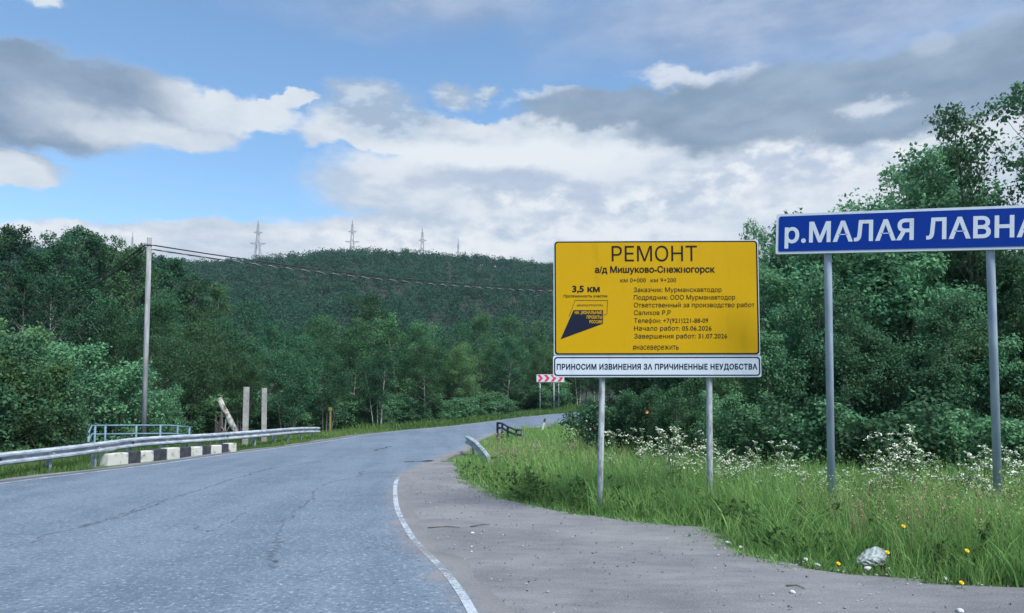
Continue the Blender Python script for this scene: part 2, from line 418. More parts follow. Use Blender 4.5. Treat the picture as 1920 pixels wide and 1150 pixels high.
class MB:                       # collects pieces of one mesh
    def __init__(s): s.V = []; s.F3 = []; s.F4 = []; s.T = []; s.n = 0; s.Fn = []
    def add(s, V, F4=(), F3=(), tone=0.5):
        V = np.asarray(V, dtype=np.float64).reshape(-1, 3)
        if len(F4): s.F4.append(np.asarray(F4) + s.n)
        if len(F3): s.F3.append(np.asarray(F3) + s.n)
        s.V.append(V); s.T.append(np.broadcast_to(np.asarray(tone, dtype=np.float64), (len(V),))); s.n += len(V)
        return s
    def tube(s, pts, rad, n=8, caps=True, tone=0.5):
        pts = np.asarray([tuple(p) for p in pts], dtype=np.float64); k = len(pts)
        rad = np.broadcast_to(np.asarray(rad, dtype=np.float64), (k,))
        t = np.gradient(pts, axis=0); t /= np.linalg.norm(t, axis=1)[:, None] + 1e-9
        ref = np.array([0, 0, 1.0]) if abs(t[:, 2]).mean() < 0.8 else np.array([1.0, 0, 0])
        a = np.cross(t, ref); a /= np.linalg.norm(a, axis=1)[:, None] + 1e-9
        b = np.cross(t, a)
        an = np.arange(n) * 2 * math.pi / n
        V = pts[:, None, :] + rad[:, None, None] * (np.cos(an)[None, :, None] * a[:, None, :] + np.sin(an)[None, :, None] * b[:, None, :])
        i = np.arange(k - 1)[:, None] * n; j = np.arange(n)[None, :]; j2 = (j + 1) % n
        F4 = np.stack([i + j, i + j2, i + n + j2, i + n + j], -1).reshape(-1, 4)
        V = V.reshape(-1, 3); F3 = []
        if caps:
            V = np.vstack([V, pts[0], pts[-1]])
            c0, c1 = k * n, k * n + 1
            jj = np.arange(n); j3 = (jj + 1) % n
            F3 = np.vstack([np.stack([np.full(n, c0), j3, jj], -1), np.stack([np.full(n, c1), (k - 1) * n + jj, (k - 1) * n + j3], -1)])
        return s.add(V, F4, F3, tone)
    def box(s, c, size, rot=None, tone=0.5):
        h = np.asarray(size) / 2.0
        V = np.array([[x, y, z] for x in (-1, 1) for y in (-1, 1) for z in (-1, 1)], dtype=float) * h
        if rot is not None: V = V @ np.array(rot.to_3x3()).T
        V = V + np.asarray(tuple(c))
        return s.add(V, [[0, 1, 3, 2], [4, 6, 7, 5], [0, 4, 5, 1], [2, 3, 7, 6], [0, 2, 6, 4], [1, 5, 7, 3]], tone=tone)
    def mesh(s, name, mat, smooth_shade=False):
        Fs = []
        if s.F4: Fs.append(np.vstack(s.F4))
        if s.F3: Fs.append(np.vstack(s.F3))
        return np_mesh(name, np.vstack(s.V), Fs, mat, np.concatenate(s.T), smooth_shade)
    def build(s, name, mat, parent=None, smooth_shade=False, bevel=0.0):
        me = s.mesh(name, mat, smooth_shade)
        if bevel:
            bm = bmesh.new(); bm.from_mesh(me)
            bmesh.ops.bevel(bm, geom=list(bm.edges), offset=bevel, segments=2, affect='EDGES', profile=0.6)
            bm.to_mesh(me); bm.free()
        return add_obj(name, me, parent)

def smoothstep(a, b, x):
    t = np.clip((x - a) / (b - a), 0, 1); return t * t * (3 - 2 * t)

# ------------------------------------------------------------------ road course: left and right line points
road_pts = [((-10.3, -25, 0), (2.2, -25, 0)), ((-10.4, -8, 0), (1.2, -8, 0)), ((-10.5, 0, 0), (0.55, 0, 0))]
road_pts += [((-10.55, 6, 0), tuple(G(885, 1150)))]
road_pts += [((-10.6, 10.5, 0), tuple(G(770, 1005)))]
for l, r in (((0, 908, 0), (742, 940, 0)), ((283, 873, 0), (750, 893, 0)), ((433, 852, 0), (800, 868, 0)), ((560, 836, 0), (850, 847, 0)),
             ((633, 825, .02), (880, 830, .02)), ((712, 813, .06), (908, 817, .06)), ((864, 798, .3), (952, 805, .22)), ((986, 783, .8), (1020, 799, .38)), ((1108, 773, 1.2), (1110, 795, .55))):
    road_pts.append((tuple(G(*l)), tuple(G(*r))))
road_pts += [((20, 63, 1.5), (19, 47.5, 0.95)), ((45, 54, 1.7), (41, 40, 1.3)), ((95, 25, 1.8), (88, 12, 1.5))]
def catmull(pts, per):
    p = np.asarray(pts, dtype=float); out = []
    for i in range(len(p) - 1):
        p0, p1, p2, p3 = p[max(i - 1, 0)], p[i], p[i + 1], p[min(i + 2, len(p) - 1)]
        for k in range(per):
            t = k / per
            out.append(0.5 * ((2 * p1) + (-p0 + p2) * t + (2 * p0 - 5 * p1 + 4 * p2 - p3) * t * t + (-p0 + 3 * p1 - 3 * p2 + p3) * t ** 3))
    out.append(p[-1]); return np.array(out)
PER = 14
RL = catmull([a for a, b in road_pts], PER); RR = catmull([b for a, b in road_pts], PER)
across = (RR - RL); wid = np.linalg.norm(across[:, :2], axis=1)[:, None]; nrm = across / wid
rng = np.random.default_rng(5)
EDGE_L = RL - nrm * 0.45
jit = np.interp(np.arange(len(RR)), np.arange(0, len(RR), 2), rng.normal(0, 0.06, (len(RR) + 1) // 2))
EDGE_R = RR + nrm * (0.28 + jit[:, None] * 1.6)
NA = 9
ts = np.array([0, 0.08, 0.2, 0.35, 0.5, 0.65, 0.8, 0.93, 1.0])
ROAD = EDGE_L[:, None, :] * (1 - ts)[None, :, None] + EDGE_R[:, None, :] * ts[None, :, None]
road_samples = ROAD.reshape(-1, 3)

# ------------------------------------------------------------------ terrain
def axis(parts):
    out = []
    for a, b, n in parts: out += list(np.linspace(a, b, n, endpoint=False))
    out.append(parts[-1][1]); return np.array(out)
XS = axis([(-4000, -700, 12), (-700, -120, 50), (-120, -30, 60), (-30, 40, 140), (40, 120, 60), (120, 700, 50), (700, 4000, 12)])
YS = axis([(-1500, -60, 8), (-60, -10, 16), (-10, 75, 170), (75, 200, 50), (200, 700, 80), (700, 1200, 20), (1200, 6000, 12)])
ridge_px = np.array([-900, -300, 0, 290, 400, 475, 530, 600, 660, 720, 800, 860, 950, 1035, 1200, 1430, 1900, 2600])
ridge_py = np.array([560, 520, 506, 503, 500, 495, 490, 478, 474, 474, 475, 477, 481, 488, 498, 506, 520, 560])
RIDGE_D = 480.0
def base_h(x, y):
    d = np.sqrt(x * x + y * y) + 1e-6
    u = np.where(y > 0.2 * d, x / np.maximum(y, 0.2 * d), np.sign(x) * 5)
    px = 960 + F * u
    zr = (HORIZON - np.interp(px, ridge_px, ridge_py)) / F * RIDGE_D - 6.0
    t = np.clip((d - 62) / (RIDGE_D - 62), 0, 1)
    h = zr * np.interp(d, [62, 100, 150, 215, 300, 400, RIDGE_D - 40, RIDGE_D, 600], [0, 0.018, 0.06, 0.20, 0.475, 0.80, 0.93, 1.0, 1.0]) * smoothstep(-0.1, 0.35, y / d)
    h = h * (1 - 0.35 * smoothstep(RIDGE_D + 15, 900, d))
    h += smoothstep(70, 160, d) * (2.0 * np.sin(x * 0.031 + 1) * np.sin(y * 0.027) + 1.2 * np.sin(x * 0.083) * np.cos(y * 0.071 + 2)) * np.clip(d / 300, 0, 1)
    h += 1.3 * smoothstep(58, 72, y) * smoothstep(-8, 6, x) * smoothstep(120, 80, d)           # bank beyond the bend
    h += -1.7 * smoothstep(-13.0, -16.5, x) * smoothstep(6, 18, y) * smoothstep(44, 30, y)        # stream hollow on the left
    h += -0.9 * smoothstep(2.5, 8.0, x - 0.05 * y) * smoothstep(13, 20, y) * smoothstep(46, 32, y)  # and on the right
    return h - 0.03
XX, YY = np.meshgrid(XS, YS)
ZZ = base_h(XX, YY)
near = (abs(XX) < 130) & (YY > -60) & (YY < 90)
nx, ny = XX[near], YY[near]
nd = np.full(len(nx), 1e9); nz = np.zeros(len(nx))
for i in range(0, len(nx), 2000):
    d2 = (nx[i:i + 2000, None] - road_samples[None, :, 0]) ** 2 + (ny[i:i + 2000, None] - road_samples[None, :, 1]) ** 2
    j = d2.argmin(1); nd[i:i + 2000] = np.sqrt(d2[np.arange(len(j)), j]); nz[i:i + 2000] = road_samples[j, 2]
wgt = smoothstep(1.6, 6.0, nd)
ZZ[near] = (nz - 0.07) * (1 - wgt) + ZZ[near] * wgt
RD = np.full(XX.shape, 999.0); RD[near] = nd
def interp_grid(Zg, x, y):
    x = np.asarray(x, dtype=float); y = np.asarray(y, dtype=float)
    i = np.clip(np.searchsorted(XS, x) - 1, 0, len(XS) - 2); j = np.clip(np.searchsorted(YS, y) - 1, 0, len(YS) - 2)
    fx = (x - XS[i]) / (XS[i + 1] - XS[i]); fy = (y - YS[j]) / (YS[j + 1] - YS[j])
    return (Zg[j, i] * (1 - fx) + Zg[j, i + 1] * fx) * (1 - fy) + (Zg[j + 1, i] * (1 - fx) + Zg[j + 1, i + 1] * fx) * fy
def H(x, y): return interp_grid(ZZ, x, y)
def road_dist(x, y): return interp_grid(RD, x, y)
nxs, nys = len(XS), len(YS)
ii = (np.arange(nys - 1)[:, None] * nxs + np.arange(nxs - 1)[None, :])
F4 = np.stack([ii, ii + 1, ii + nxs + 1, ii + nxs], -1).reshape(-1, 4)
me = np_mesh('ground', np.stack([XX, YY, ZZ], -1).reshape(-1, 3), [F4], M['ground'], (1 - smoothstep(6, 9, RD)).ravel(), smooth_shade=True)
structure(add_obj('ground', me))

def strip_mesh(name, grid, mat, tone=None, smooth_shade=True):   # grid (n, m, 3)
    n, m = grid.shape[:2]
    i = np.arange(n - 1)[:, None] * m + np.arange(m - 1)[None, :]
    f = np.stack([i, i + 1, i + m + 1, i + m], -1).reshape(-1, 4)[:, ::-1]
    return np_mesh(name, grid.reshape(-1, 3), [f], mat, tone, smooth_shade)
rg = ROAD.copy(); rg[..., 2] += 0.008
lip_l = rg[:, :1].copy(); lip_l[..., 2] -= 0.12; lip_r = rg[:, -1:].copy(); lip_r[..., 2] -= 0.12
structure(add_obj('road', strip_mesh('road', np.concatenate([lip_l, rg, lip_r], 1), M['asphalt'], np.tile(np.array([1, 0.75, 0.0, 0, 0, 0, 0, 0, 0.1, 0.85, 0.85]), len(rg)))))

# gravel apron on the right
apron_grass = [(850, 872), (862, 893), (905, 915), (960, 936), (1040, 955), (1120, 967), (1230, 981), (1340, 992), (1372, 1012), (1400, 1031), (1480, 1052), (1560, 1067), (1680, 1082), (1800, 1093), (1920, 1101)]
ag = [np.array(G(a, b)) for a, b in apron_grass]
ag = catmull(ag + [np.array((9.0, 5.2, 0)), np.array((16.0, 1.0, 0)), np.array((26.0, -14.0, 0))], 8)
ag[:, :2] += rng.normal(0, 0.035, (len(ag), 2)) + 0.07 * np.sin(np.arange(len(ag))[:, None] * np.array([1.3, 0.9]) + [0, 2]) + 0.05 * np.sin(np.arange(len(ag))[:, None] * np.array([0.47, 0.61])); ag[:, 2] = 0
AG = ag
sel = (RR[:, 1] > -24) & (RR[:, 1] < 22.0)
inner = (EDGE_R - nrm * 0.55)[sel][::-1]
tt = np.linspace(0, 1, 80)
def resample(p, n):
    s = np.r_[0, np.cumsum(np.linalg.norm(np.diff(p[:, :2], axis=0), axis=1))]
    q_ = np.linspace(0, s[-1], n); return np.stack([np.interp(q_, s, p[:, k]) for k in range(3)], -1)
# ruled sheet between the road edge and the grass edge, matched by depth
ya = np.concatenate([np.linspace(22.0, 6.2, 90), np.linspace(6.0, -14, 20)])
xi = np.interp(ya, EDGE_R[:PER * 10, 1], (EDGE_R - nrm * 0.55)[:PER * 10, 0])
ordr = np.argsort(ag[:, 1]); xo = np.interp(ya, ag[ordr, 1], ag[ordr, 0])
xo = np.maximum(xo, xi + 0.3)
g = np.linspace(0, 1, 24)
ap = np.zeros((len(ya), 24, 3)); ap[..., 0] = xi[:, None] * (1 - g) + xo[:, None] * g; ap[..., 1] = ya[:, None]
ap[..., 2] = 0.004 + 0.008 * np.sin(ap[..., 0] * 2.1) * np.sin(ap[..., 1] * 1.7) * g * (1 - g) - 0.004
ap[:, -1, 2] = -0.05
structure(add_obj('gravel_apron', strip_mesh('gravel_apron', ap[::-1], M['gravel'])))
# gravel shoulder on the left
k = (EDGE_L[:, 1] > -25)
so = EDGE_L - nrm * (0.55 + 0.35 * np.abs(np.sin(np.arange(len(EDGE_L)) * 0.31))[:, None] + rng.normal(0, 0.05, (len(EDGE_L), 1)))
sh = np.stack([so, EDGE_L * 0.5 + so * 0.5, EDGE_L + nrm * 0.3], 1)[k]
sh[:, 0, 2] -= 0.05; sh[:, 1, 2] -= 0.01; sh[:, 2, 2] -= 0.02
structure(add_obj('gravel_shoulder', strip_mesh('gravel_shoulder', sh[::-1][:, ::-1], M['gravel'])))
# bare earth beside the bend
def drape(name, pix, depth_z, mat, up=0.03):
    pts = [P(a, b, d) for a, b, d in pix]
    c = sum(pts, Vector()) / len(pts)
    ring = catmull([tuple(p) for p in pts + [pts[0]]], 6)[:-1]
    rows = []
    for f in np.linspace(0.02, 1, 8):
        r_ = np.array(c) * (1 - f) + ring * f
        r_[:, 2] = H(r_[:, 0], r_[:, 1]) + up * (1 - 0.9 * (f > 0.99)); rows.append(np.vstack([r_, r_[:1]]))
    return structure(add_obj(name, strip_mesh(name, np.array(rows), mat)))
drape('dirt_track', [(930, 782, 61), (985, 770, 66), (1040, 768, 68), (1100, 768, 66), (1060, 775, 63), (1000, 780, 61)], 0, M['gravel'])

# painted lines and cracks
def ribbon(pts, w, z, tone_fn):
    p = np.asarray(pts); t = np.gradient(p, axis=0); t[:, 2] = 0; t /= np.linalg.norm(t, axis=1)[:, None]
    n_ = np.stack([t[:, 1], -t[:, 0], t[:, 2] * 0], -1)
    w = np.broadcast_to(w, (len(p),))[:, None]
    gr = np.stack([p - n_ * w / 2, p + n_ * w / 2], 1); gr[..., 2] += z
    return gr, np.repeat(tone_fn(p), 2)
def fine(p, per): return catmull(p, per)
lp, lt = ribbon(fine(RL, 4), 0.13, 0.0125, lambda p: np.interp(p[:, 1], [0, 15, 19, 26, 60], [0.3, 0.36, 0.52, 0.62, 0.68]))
structure(add_obj('edge_line', strip_mesh('edge_line', lp, M['paint'], lt)))
rp = fine(RR, 5); rp = rp[rp[:, 1] < 19]
rp, rt = ribbon(rp, 0.08, 0.0125, lambda p: np.interp(p[:, 1], [4, 6.0, 6.9, 7.3, 8.9, 9.4, 13, 16, 18.5], [0.5, 0.62, 0.5, 0.36, 0.38, 0.48, 0.62, 0.56, 0.15]))
structure(add_obj('edge_line', strip_mesh('edge_line', rp, M['paint'], rt)))
mb = MB()
def crack(pix, w, tone=0.6, jitter=0.03):
    p = catmull([tuple(G(a, b)) for a, b in pix], 26)
    j = np.cumsum(rng.normal(0, jitter, (len(p), 2)), 0); j -= np.linspace(0, 1, len(p))[:, None] * j[-1]
    p[:, :2] += j * 0.8
    ww = w * (0.5 + np.abs(rng.normal(0, 0.6, len(p))))
    gr, t_ = ribbon(p, ww, 0.0122, lambda q_: np.full(len(q_), tone))
    n, m = gr.shape[:2]; i = np.arange(n - 1)[:, None] * m + np.arange(m - 1)[None, :]
    mb.add(gr, np.stack([i, i + 1, i + m + 1, i + m], -1).reshape(-1, 4)[:, ::-1], tone=t_)
crack([(150, 990), (260, 950), (330, 928), (440, 893), (520, 876), (600, 866), (680, 866)], 0.05, 0.50)
crack([(60, 1020), (160, 985), (300, 940)], 0.05, 0.45)
crack([(700, 846), (730, 838), (760, 832)], 0.12, 0.9)
crack([(760, 867), (790, 866), (815, 864)], 0.2, 0.9)
crack([(525, 1022), (540, 1000), (560, 962), (580, 935), (604, 914)], 0.04, 0.40, 0.03)
crack([(500, 1075), (515, 1045), (525, 1022)], 0.045, 0.42, 0.04)
crack([(600, 912), (650, 892), (680, 884)], 0.06, 0.4)
crack([(350, 985), (380, 1000), (470, 960)], 0.03, 0.4)
crack([(660, 854), (600, 866)], 0.05, 0.4)
structure(mb.build('road_cracks', M['crack']))

# ------------------------------------------------------------------ trees
def unit(v): return v / (np.linalg.norm(v, axis=-1, keepdims=True) + 1e-9)
def leaf_cards(C, N, r, size, rng, out_from=None, tone_c=None, flat=0.7, ratio=0.62, droop=0.25):
    """N leaves scattered round cluster centres C"""
    k = rng.integers(0, len(C), N)
    off = rng.normal(0, 1, (N, 3)); off *= (rng.random((N, 1)) ** 0.4) / (np.linalg.norm(off, axis=1)[:, None] + 1e-9) * 1.25
    off[:, 2] *= flat
    rr = np.broadcast_to(r, (len(C),))[k][:, None]
    c = C[k] + off * rr
    d = unit(off * 0.7 + rng.normal(0, 0.7, (N, 3)) + np.array([0, 0, -droop]))
    up = unit(off * 0.9 + rng.normal(0, 0.38, (N, 3)) + np.array([0, 0, 0.55]))
    s = unit(np.cross(d, up)); L = size * rng.uniform(0.65, 1.3, (N, 1)); W = L * ratio
    V = np.stack([c - d * L * 0.5, c - d * L * 0.05 + s * W * 0.5, c + d * L * 0.5, c - d * L * 0.05 - s * W * 0.5], 1)
    tone = np.clip((tone_c[k] if tone_c is not None else 0.5) + rng.normal(0, 0.16, N), 0, 1)
    return V.reshape(-1, 3), np.arange(4 * N).reshape(-1, 4), np.repeat(tone, 4)
def gen_tree(seed, Ht, R, cb, tr, leaf, nleaf, bark_m, leaf_m, stems=1, spread=0.0, nb=26, cl_r=0.45, prof=None, up=0.55, sides=6, curve=0.3):
    rng = np.random.default_rng(seed); mb = MB(); C = []; CR = []
    prof = prof or ([0, 0.12, 0.35, 0.65, 0.88, 1.0], [0.45, 0.85, 1.0, 0.75, 0.42, 0.15])
    for s_ in range(stems):
        az = s_ * 2.4 + rng.uniform(0, 1); hs = Ht * (1.0 if s_ == 0 else rng.uniform(0.62, 0.95))
        base = np.array([math.cos(az), math.sin(az), 0]) * (0.0 if stems == 1 else rng.uniform(0.05, 0.3) * R)
        lean = np.array([math.cos(az), math.sin(az), 0]) * spread * R * rng.uniform(0.6, 1.1)
        t = np.linspace(0, 1, 10); wob = np.cumsum(rng.normal(0, curve * 0.06 * Ht / 10, (10, 2)), 0)
        pts = base + lean * (t ** 1.3)[:, None]; pts[:, 2] = t * hs - 0.35 * (1 - t); pts[:, :2] += wob * t[:, None]
        r_ = tr * (1 if s_ == 0 else 0.75) * (1 - t * 0.93) ** 0.85
        r_[0] *= 1.35
        mb.tube(pts, r_, sides, caps=False)
        n_b = max(6, int(nb / stems ** 0.6))
        for b_ in range(n_b):
            tb = cb + (0.985 - cb) * ((b_ + rng.random()) / n_b)
            tp = (tb - cb) / (1 - cb); o = np.array([np.interp(tb, t, pts[:, k]) for k in range(3)])
            L = R * (0.62 if stems > 1 else 1.0) * np.interp(tp, *prof) * rng.uniform(0.6, 1.15)
            a2 = b_ * 2.399 + rng.uniform(-0.5, 0.5) + az
            el = up * rng.uniform(0.5, 1.3) + 0.5 * tp
            dirv = np.array([math.cos(a2) * math.cos(el), math.sin(a2) * math.cos(el), math.sin(el)])
            u_ = np.linspace(0, 1, 5); bp = o + dirv * (u_ * L)[:, None]; bp[:, 2] += (0.12 * u_ ** 2 - 0.05 * u_) * L
            bp += np.cumsum(rng.normal(0, 0.03 * L, (5, 3)), 0) * u_[:, None]
            br = max(0.012, np.interp(tb, t, r_) * 0.5) * (1 - 0.8 * u_)
            mb.tube(bp, br, 4, caps=False)
            C.append(bp[-1]); CR.append(cl_r * rng.uniform(0.6, 1.1)); C.append(bp[3]); CR.append(cl_r * rng.uniform(0.6, 1.0))
            for q_ in range(4):
                f = rng.uniform(0.3, 0.95); o2 = np.array([np.interp(f, u_, bp[:, k]) for k in range(3)])
                d2 = unit(dirv + rng.normal(0, 0.65, 3) + np.array([0, 0, 0.15])); L2 = L * rng.uniform(0.25, 0.5) + 0.15 * cl_r
                e2 = o2 + d2 * L2
                mb.tube([o2, (o2 + e2) / 2 + rng.normal(0, 0.03 * L2, 3), e2], [br[2] * 0.6, br[2] * 0.45, 0.006], 3, caps=False)
                C.append(e2); CR.append(cl_r * rng.uniform(0.5, 1.0))
    C = np.array(C); CR = np.array(CR)
    tc_ = np.clip(rng.normal(0.45, 0.2, len(C)), 0, 1)
    V, Fq, T = leaf_cards(C, nleaf, CR, leaf, rng, tone_c=tc_)
    return mb.mesh('trunk', bark_m, True), np_mesh('crown', V, [Fq], leaf_m, T), float(np.percentile(V[:, 2], 99.8))
PROTO = {}
def proto(key, *a, **k): PROTO[key] = gen_tree(*a, **k)
bprof = ([0, 0.1, 0.3, 0.6, 0.85, 1.0], [0.5, 0.8, 1.0, 0.8, 0.5, 0.2])
dome = ([0, 0.1, 0.3, 0.6, 0.85, 1.0], [0.55, 0.85, 1.0, 0.95, 0.72, 0.38])
for i in range(6):      # birches with a bare lower trunk
    proto('birch%d' % i, 20 + i, 10.0, 3.1 + 0.35 * (i % 3), 0.22 + 0.05 * (i % 3), 0.12, 0.16, 15000, M['bark_birch'] if i % 2 == 0 else M['bark_dark'], M['pale_leaf'] if i in (1, 4) else M['birch_leaf'], nb=28, cl_r=0.80, prof=dome, up=0.5, stems=1 + (i % 3), spread=0.5)
for i in range(3):      # airy tall birches on the left
    proto('tall%d' % i, 40 + i, 13.0, 2.9, 0.28, 0.16, 0.17, 11000, M['bark_birch'] if i != 1 else M['bark_dark'], M['birch_leaf'], nb=38, cl_r=0.50, prof=dome if i == 0 else bprof, up=0.65)
for i in range(3):      # round willows, leafy to the ground
    proto('willow%d' % i, 60 + i, 5.0, 2.5, 0.10, 0.10, 0.125, 19000, M['bark_dark'], M['willow_leaf'], stems=5, spread=0.45, nb=60, cl_r=0.46, up=0.55)
proto('bright0', 66, 5.0, 2.5, 0.10, 0.05, 0.12, 19000, M['bark_dark'], M['bright_leaf'], stems=5, spread=0.45, nb=60, cl_r=0.46, up=0.55)
for i in range(3):      # the near alders on the right
    proto('alder%d' % i, 80 + i, 8.0, 2.5, 0.10, 0.11, 0.12, 30000, M['bark_dark'], M['alder_leaf'], stems=4, spread=0.5, nb=64, cl_r=0.46, up=0.55, prof=dome)
for i in range(2):      # open, twiggy crown
    proto('open%d' % i, 90 + i, 9.0, 2.5, 0.22, 0.10, 0.11, 11000, M['bark_dark'], M['alder_leaf'], stems=2, spread=0.45, nb=46, cl_r=0.32, up=0.7, prof=dome)
for i in range(3):      # low shrubs
    proto('shrub%d' % i, 110 + i, 2.2, 1.3, 0.05, 0.03, 0.11, 5000, M['bark_dark'], M['willow_leaf'], stems=6, spread=0.5, nb=40, cl_r=0.26, up=0.7, sides=4)

trng = np.random.default_rng(77)
PLACED = []
def plant(kind, px, top, d, name, label, cat, group=None, width=1.0, z=None):
    x = (px - 960) / F * d; y = d
    zb = float(H(x, y)) if z is None else z
    zt = CAM_H + (HORIZON - top) * d / F
    tr_, cr_, h0 = PROTO[kind]
    s = max(0.12, (zt - zb) / h0)
    e = thing(name, label, cat, (x, y, zb), trng.uniform(0, 6.28), group)
    sw = s * width
    e.scale = (sw, sw, s)
    add_obj('trunk' if cat == 'tree' else 'stems', tr_, e); add_obj('crown' if cat == 'tree' else 'foliage', cr_, e)
    PLACED.append((x, y))
    return e

# left: tall birches against the sky
G_TALL = 'tall birches on the left edge of the wood'
for px, top, d, k, lab in ((-70, 380, 46, 0, None), (8, 418, 50, 1, 'tall dark birch cut by the left edge of the photo'), (62, 470, 52, 2, None), (98, 436, 56, 0, None), (128, 425, 60, 1, 'tallest birch of the clump left of the utility pole'), (165, 432, 58, 2, None), (196, 441, 60, 0, None), (222, 466, 62, 1, 'slim birch at the right end of the tall clump left of the utility pole'), (38, 505, 45, 2, None), (150, 500, 48, 1, None), (90, 520, 44, 0, None)):
    plant('tall%d' % k, px, top, d, 'birch_tree', lab or 'tall dark birch in the clump left of the utility pole', 'tree', G_TALL, 0.9)
# left: willows behind the guardrail
for px, top, d, k, w, lab in ((30, 660, 28, 0, 1.0, 'bright green willow bush at the left edge behind the guardrail'), (-60, 620, 26, 1, 1.0, 'willow bush partly outside the left edge of the photo'), (178, 645, 34, 2, 1.05, 'large round willow just left of the utility pole'), (100, 720, 29, 1, 0.9, 'low willow between the left edge bush and the round willow'), (310, 725, 36, 0, 0.7, 'small dark willow just right of the utility pole'), (-10, 600, 36, 2, 1, 'darker willow behind the bright bush at the left edge'), (75, 640, 38, 0, 0.9, 'willow standing behind and left of the large round willow'), (250, 700, 40, 1, 0.7, 'dark willow hidden behind the lower utility pole'), (545, 728, 47, 1, 0.75, 'bushy grey green willow right of the two concrete posts'), (590, 745, 50, 2, 0.7, 'low willow beside the ochre marker post'), (655, 752, 54, 0, 0.6, 'low round willow on the lawn edge of the wood'), (800, 745, 60, 1, 0.6, 'low dark willow beside the road at the wood edge'), (850, 752, 62, 0, 0.7, 'low willow at the road edge before the bend'), (720, 755, 58, 2, 0.6, 'small willow at the foot of the pale trunks')):
    plant('bright0' if 'bright' in lab[:7] else 'willow%d' % k, px, top, d, 'willow_bush', lab, 'bush', None, w)
# front row of the wood, the trees that can be picked out
G_FRONT = 'birches along the front of the wood'
for px, top, d, k, w in ((300, 548, 60, 0, 1.), (345, 600, 52, 2, 1.), (385, 572, 62, 5, .95), (430, 560, 66, 1, 1.), (452, 642, 50, 3, .9), (500, 600, 60, 4, 1.), (545, 628, 52, 0, 1.05), (590, 598, 62, 2, 1.), (612, 655, 57, 5, .9), (655, 600, 66, 3, 1.), (700, 546, 80, 1, 1.), (712, 650, 62, 4, .95), (760, 588, 76, 0, 1.), (800, 640, 68, 2, 1.), (840, 604, 82, 5, 1.), (880, 640, 74, 3, .95), (905, 585, 90, 1, 1.), (950, 628, 80, 4, 1.), (985, 592, 92, 0, 1.), (1020, 640, 82, 2, .9), (1050, 600, 94, 3, 1.), (1085, 650, 86, 5, .9), (1120, 640, 88, 1, 1.), (255, 560, 54, 4, .9), (222, 548, 58, 2, .9)):
    d -= float(np.interp(px, [300, 600, 800, 1000], [10, 9, 8, 9]))
    plant('birch%d' % ((k + px) % 6), px, top, d, 'birch_tree', 'dark birch in the front row of the wood beyond the road', 'tree', G_FRONT, w)
# second rows of the wood, filling up the slope
G_SLOPE = 'trees on the lower slope behind the front row'
def pixel_top(x, y, h): return HORIZON - (float(H(x, y)) + h - CAM_H) / y * F
cnt = 0; tries = 0
while cnt < 245 and tries < 12000:
    tries += 1
    d = 50 + 105 * trng.random() ** 1.25
    px = trng.uniform(-120, 1130); x = (px - 960) / F * d
    if float(road_dist(x, d)) < 11: continue
    if d < np.interp(px, [-100, 300, 600, 900, 1150], [50, 50, 55, 67, 74]): continue
    if any((x - a) ** 2 + (d - b) ** 2 < 3.1 ** 2 for a, b in PLACED): continue
    h = trng.uniform(5.0, 9.0)
    k = int(trng.integers(0, 6))
    plant('birch%d' % k, px, pixel_top(x, d, h), d, 'birch_tree', 'leafy tree in the mass on the lower slope behind the front row', 'tree', G_SLOPE, trng.uniform(1.0, 1.35))
    cnt += 1
# undergrowth along the foot of the wood
cnt = 0; tries = 0
while cnt < 135 and tries < 9000:
    tries += 1
    px = trng.uniform(280, 1090); d = float(np.interp(px, [280, 400, 600, 800, 1000, 1090], [40, 42, 49, 58, 67, 70])) + trng.uniform(0, 11); x = (px - 960) / F * d
    if float(road_dist(x, d)) < 5.5: continue
    h = trng.uniform(0.9, 2.9)
    plant('shrub%d' % int(trng.integers(0, 3)), px, pixel_top(x, d, h), d, 'undergrowth_shrub', 'dark shrub in the undergrowth at the foot of the front birches', 'shrub', 'undergrowth shrubs at the foot of the wood', trng.uniform(1.2, 1.9))
    cnt += 1

